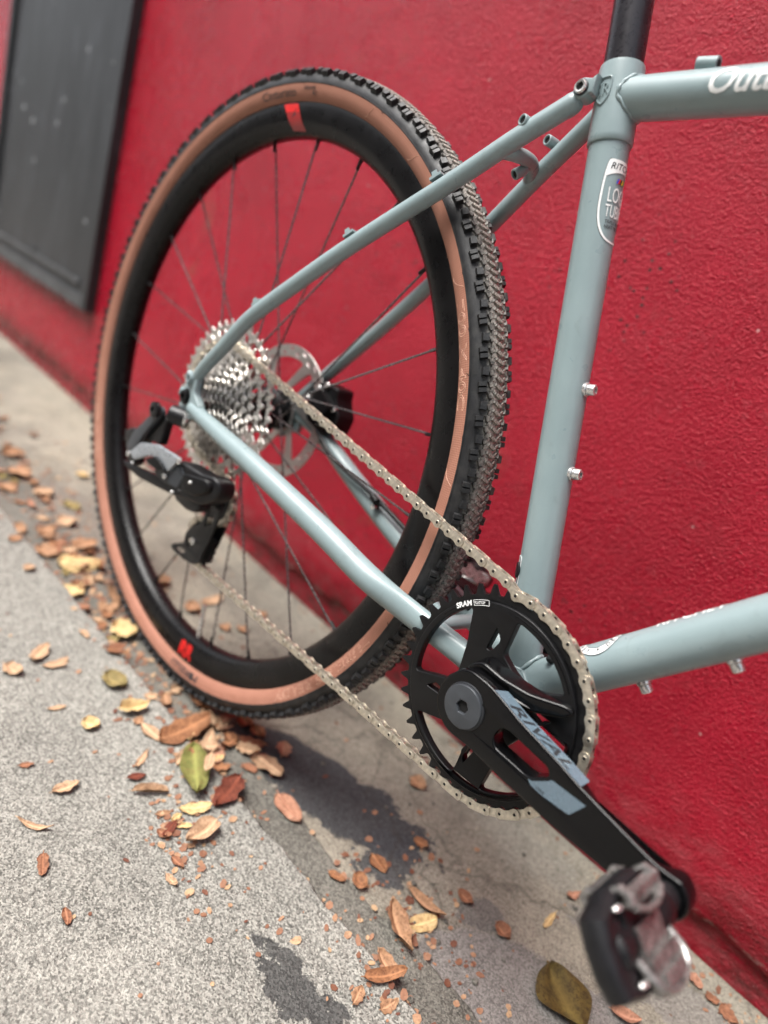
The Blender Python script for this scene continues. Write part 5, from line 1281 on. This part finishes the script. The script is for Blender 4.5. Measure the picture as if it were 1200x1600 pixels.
TAGS = dict(green='yellowing green leaf with a dark midrib lying upright in the leaf heap', maroon='dark maroon leaf tilted beside the green leaf', t1='tan leaf below the tyre, beside the dark patch', t2='flat terracotta leaf on the strip edge right of the maroon leaf',
    c1='long thin curled tan leaf at the left edge of the pavement', roll='tan leaf rolled up like a stick left of the green leaf', fold='folded tan leaf just below the green leaf', y1='folded pale yellow leaf left of the tyre foot', ol2='crumpled olive-brown leaf alone on the pavement, left of the tyre',
    ol1='broad dark brown leaf in front of the tyre, above the green leaf', big='long orange-brown leaf standing at the pavement edge, largest of the lower heap', y2='flat bright yellow leaf right of the long orange leaf', l1='long folded orange-brown leaf above the yellow leaf', l2='orange leaf below the long orange leaf, pointing down to the seam',
    l3='wide brown leaf lying across the seam at the bottom edge', holed='brown leaf with ragged rim at the lower tip of the dark patch', ring1='star-shaped orange leaf seen below the chainring', r1='small rust leaf on grey concrete right of the yellow leaf', star='ragged rust leaf in the middle of the smooth grey concrete', curl='curled yellow strip of leaf near the pedal',
    bigolive='large mottled dark olive leaf at the bottom edge, left of the pedal', pd='terracotta leaf behind the lower end of the pedal', pd2='narrow terracotta leaf between the pedal and the wall', bt='terracotta leaf cut by the bottom edge below the pedal', y3='bright yellow leaf beside the tyre at the pavement edge', y4='wide golden leaf left of the wheel', y5='golden leaf below the wide golden leaf, left of the wheel',
    sp1='orange leaf seen through the spokes below the derailleur, nearest the rim', sp2='orange leaf seen through the lower spokes, beside a long tan leaf', sp3='long tan leaf seen through the lower spokes', vt='upright tan leaf scrap leaning on the left side of the green leaf', ongreen='curled tan leaf piece lying on the green leaf', below='pale yellow leaf under the foot of the green leaf', ycurl='small bright yellow curl above the folded tan leaf',
    br1='dark curled maroon leaf scrap under the folded tan leaf')
for i, (x, y, L, w, ang, kind, tag, lab) in enumerate(LEAVES):
    if y > 0.245: continue
    r = random.Random(i * 13 + 5)
    curl = r.uniform(0.05, 0.45); fold = r.uniform(0.0, 0.6); torn = 1.0 if r.random() < 0.5 and tag not in ('green', 'bigolive', 't2', 'y2') else 0.0
    if tag in ('green', 'bigolive', 'y2', 't2', 'holed'): curl, fold = 0.10, 0.10
    if tag in ('big', 'l1', 'l2', 'fold', 'y1'): curl, fold = 0.35, 0.75
    if tag == 'roll': curl, fold = 0.05, 1.6
    me = leaf_mesh(max(L, 0.012) * 0.93, max(w, 0.007), i, curl, fold, torn); me.materials.append(LEAF[kind])
    o = bpy.data.objects.new('fallen_leaf', me); COL.objects.link(o)
    o.location = (x, y, ground_z(x, y) + 0.0006 + 0.0004 * (i % 5)); o.rotation_euler = (R(r.uniform(-5, 5)), R(r.uniform(-4, 4)), R(ang))
    if tag == 'ongreen': o.location.z += 0.016
    if tag in ('green',): o.rotation_euler = (R(6), R(-5), R(ang)); o.location.z += 0.004
    o['category'] = 'leaf'
    o['label'] = TAGS[tag] if tag else lab
    o['group'] = 'fallen leaves on the ground'
# the drift caught in the gutter left of the wheel: dry leaves nobody could tell apart
r = random.Random(41)
for k in range(78):
    if k < 60: x = r.uniform(-1.25, 0.02); y = -0.085 + 0.05 * max(0, -x) + abs(r.gauss(0, 0.045))
    else: x = r.uniform(0.04, 0.20); y = r.gauss(-0.035, 0.025)
    kind = r.choice(('tan', 'orange', 'brown', 'rust', 'brown', 'tan', 'terra', 'olive'))
    me = leaf_mesh(r.uniform(0.016, 0.036), r.uniform(0.010, 0.018), 500 + k, r.uniform(0.05, 0.5), r.uniform(0, 0.6), 1.8); me.materials.append(LEAF[kind])
    o = bpy.data.objects.new('fallen_leaf', me); COL.objects.link(o); o.location = (x, y, ground_z(x, y) + 0.0008 + 0.0005 * (k % 7)); o.rotation_euler = (R(r.uniform(-14, 14)), R(r.uniform(-14, 14)), r.uniform(0, 6.28))
    o['category'] = 'leaf'; o['group'] = 'leaf drift in the gutter' if k < 60 else 'leaf heap at the foot of the tyre'
    o['label'] = 'dry brown leaf in the drift along the gutter left of the wheel' if k < 60 else 'dry brown leaf in the heap under the foot of the tyre'
# crumbs, seed scales and bits too small to tell apart
mb_v = []; mb_f = []; tone = []
def crumb(x, y, s, r):
    z = ground_z(x, y) + 0.0006; n = r.choice((5, 6, 7, 8)); a0 = r.uniform(0, 6); el = r.uniform(0.45, 1.0); b = len(mb_v)
    tl, td = r.uniform(0, 0.5), r.uniform(0, 6); t_ = r.random()
    mb_v.append((x, y, z + s * 0.10)); tone.append(t_)
    for k in range(n):
        a = a0 + 2 * math.pi * k / n; rr = s * r.uniform(0.8, 1.1)
        px, py = rr * math.cos(a), rr * el * math.sin(a); c, d = math.cos(td), math.sin(td)
        mb_v.append((x + px * c - py * d, y + px * d + py * c, z + s * (0.25 + tl * math.sin(a + td)) * r.uniform(0.4, 1.0))); tone.append(min(1, max(0, t_ + r.uniform(-0.12, 0.12))))
    for k in range(n): mb_f.append((b, b + 1 + k, b + 1 + (k + 1) % n))
r = random.Random(99)
spots = [(0.46, -0.06, 0.03, 0.020, 60), (0.44, 0.01, 0.03, 0.02, 55), (0.26, -0.14, 0.022, 0.016, 60), (0.21, -0.07, 0.04, 0.03, 55), (0.13, -0.06, 0.05, 0.035, 60), (0.38, 0.01, 0.02, 0.02, 25), (0.49, 0.02, 0.03, 0.012, 40), (0.31, -0.12, 0.05, 0.03, 45),
         (-0.1, -0.04, 0.08, 0.015, 60), (-0.22, -0.035, 0.12, 0.025, 330), (-0.45, 0.0, 0.15, 0.05, 260), (0.03, -0.05, 0.06, 0.015, 120), (0.42, 0.05, 0.03, 0.02, 20), (-0.8, 0.05, 0.3, 0.08, 120), (0.64, 0.22, 0.05, 0.02, 30), (0.37, 0.08, 0.03, 0.02, 15)]
for cx_, cy_, sx_, sy_, n in spots:
    for _ in range(n): crumb(r.gauss(cx_, sx_), min(r.gauss(cy_, sy_), 0.245), r.choice((0.0014, 0.002, 0.0028, 0.0036, 0.0046)) * r.uniform(0.7, 1.15), r)
for _ in range(210):
    x = r.uniform(-0.7, 0.75); y = r.uniform(-0.34, 0.24); crumb(x, y, r.choice((0.0012, 0.002, 0.003, 0.0038)), r)
for _ in range(260):     # grit and soil along the foot of the wall
    x = r.uniform(-1.2, 0.8); crumb(x, 0.256 - abs(r.gauss(0, 0.006)), r.uniform(0.001, 0.003), r); tone[-1] = 0.05
for _ in range(160):     # caught along the joint between slab and strip
    x = r.uniform(-0.6, 0.6); crumb(x, slab_edge(x) + abs(r.gauss(0, 0.006)), r.uniform(0.001, 0.003), r)
me = bpy.data.meshes.new('leaf_crumbs'); me.from_pydata(mb_v, [], mb_f); at = me.attributes.new('tone', 'FLOAT', 'POINT'); at.data.foreach_set('value', tone)
me.materials.append(M_LITTER)
o = obj('leaf_crumbs', me, kind='stuff', label='brown leaf crumbs and seed scales strewn over the pavement', cat='leaf litter')
# pebbles
pm = MB()
for _ in range(70):
    x = r.uniform(-0.5, 0.7); y = r.uniform(-0.1, 0.24); s = r.uniform(0.0012, 0.0034); z = ground_z(x, y)
    pm.lathe([(0, -s * 0.3), (s * 0.8, 0), (s, s * 0.4), (s * 0.6, s * 0.9), (0, s)], (x, y, z), (r.uniform(-0.3, 0.3), r.uniform(-0.3, 0.3), 1), 7)
pm.build('grit', M_STRIP, kind='stuff', label='loose grit on the concrete near the wall', cat='grit', angle=20)
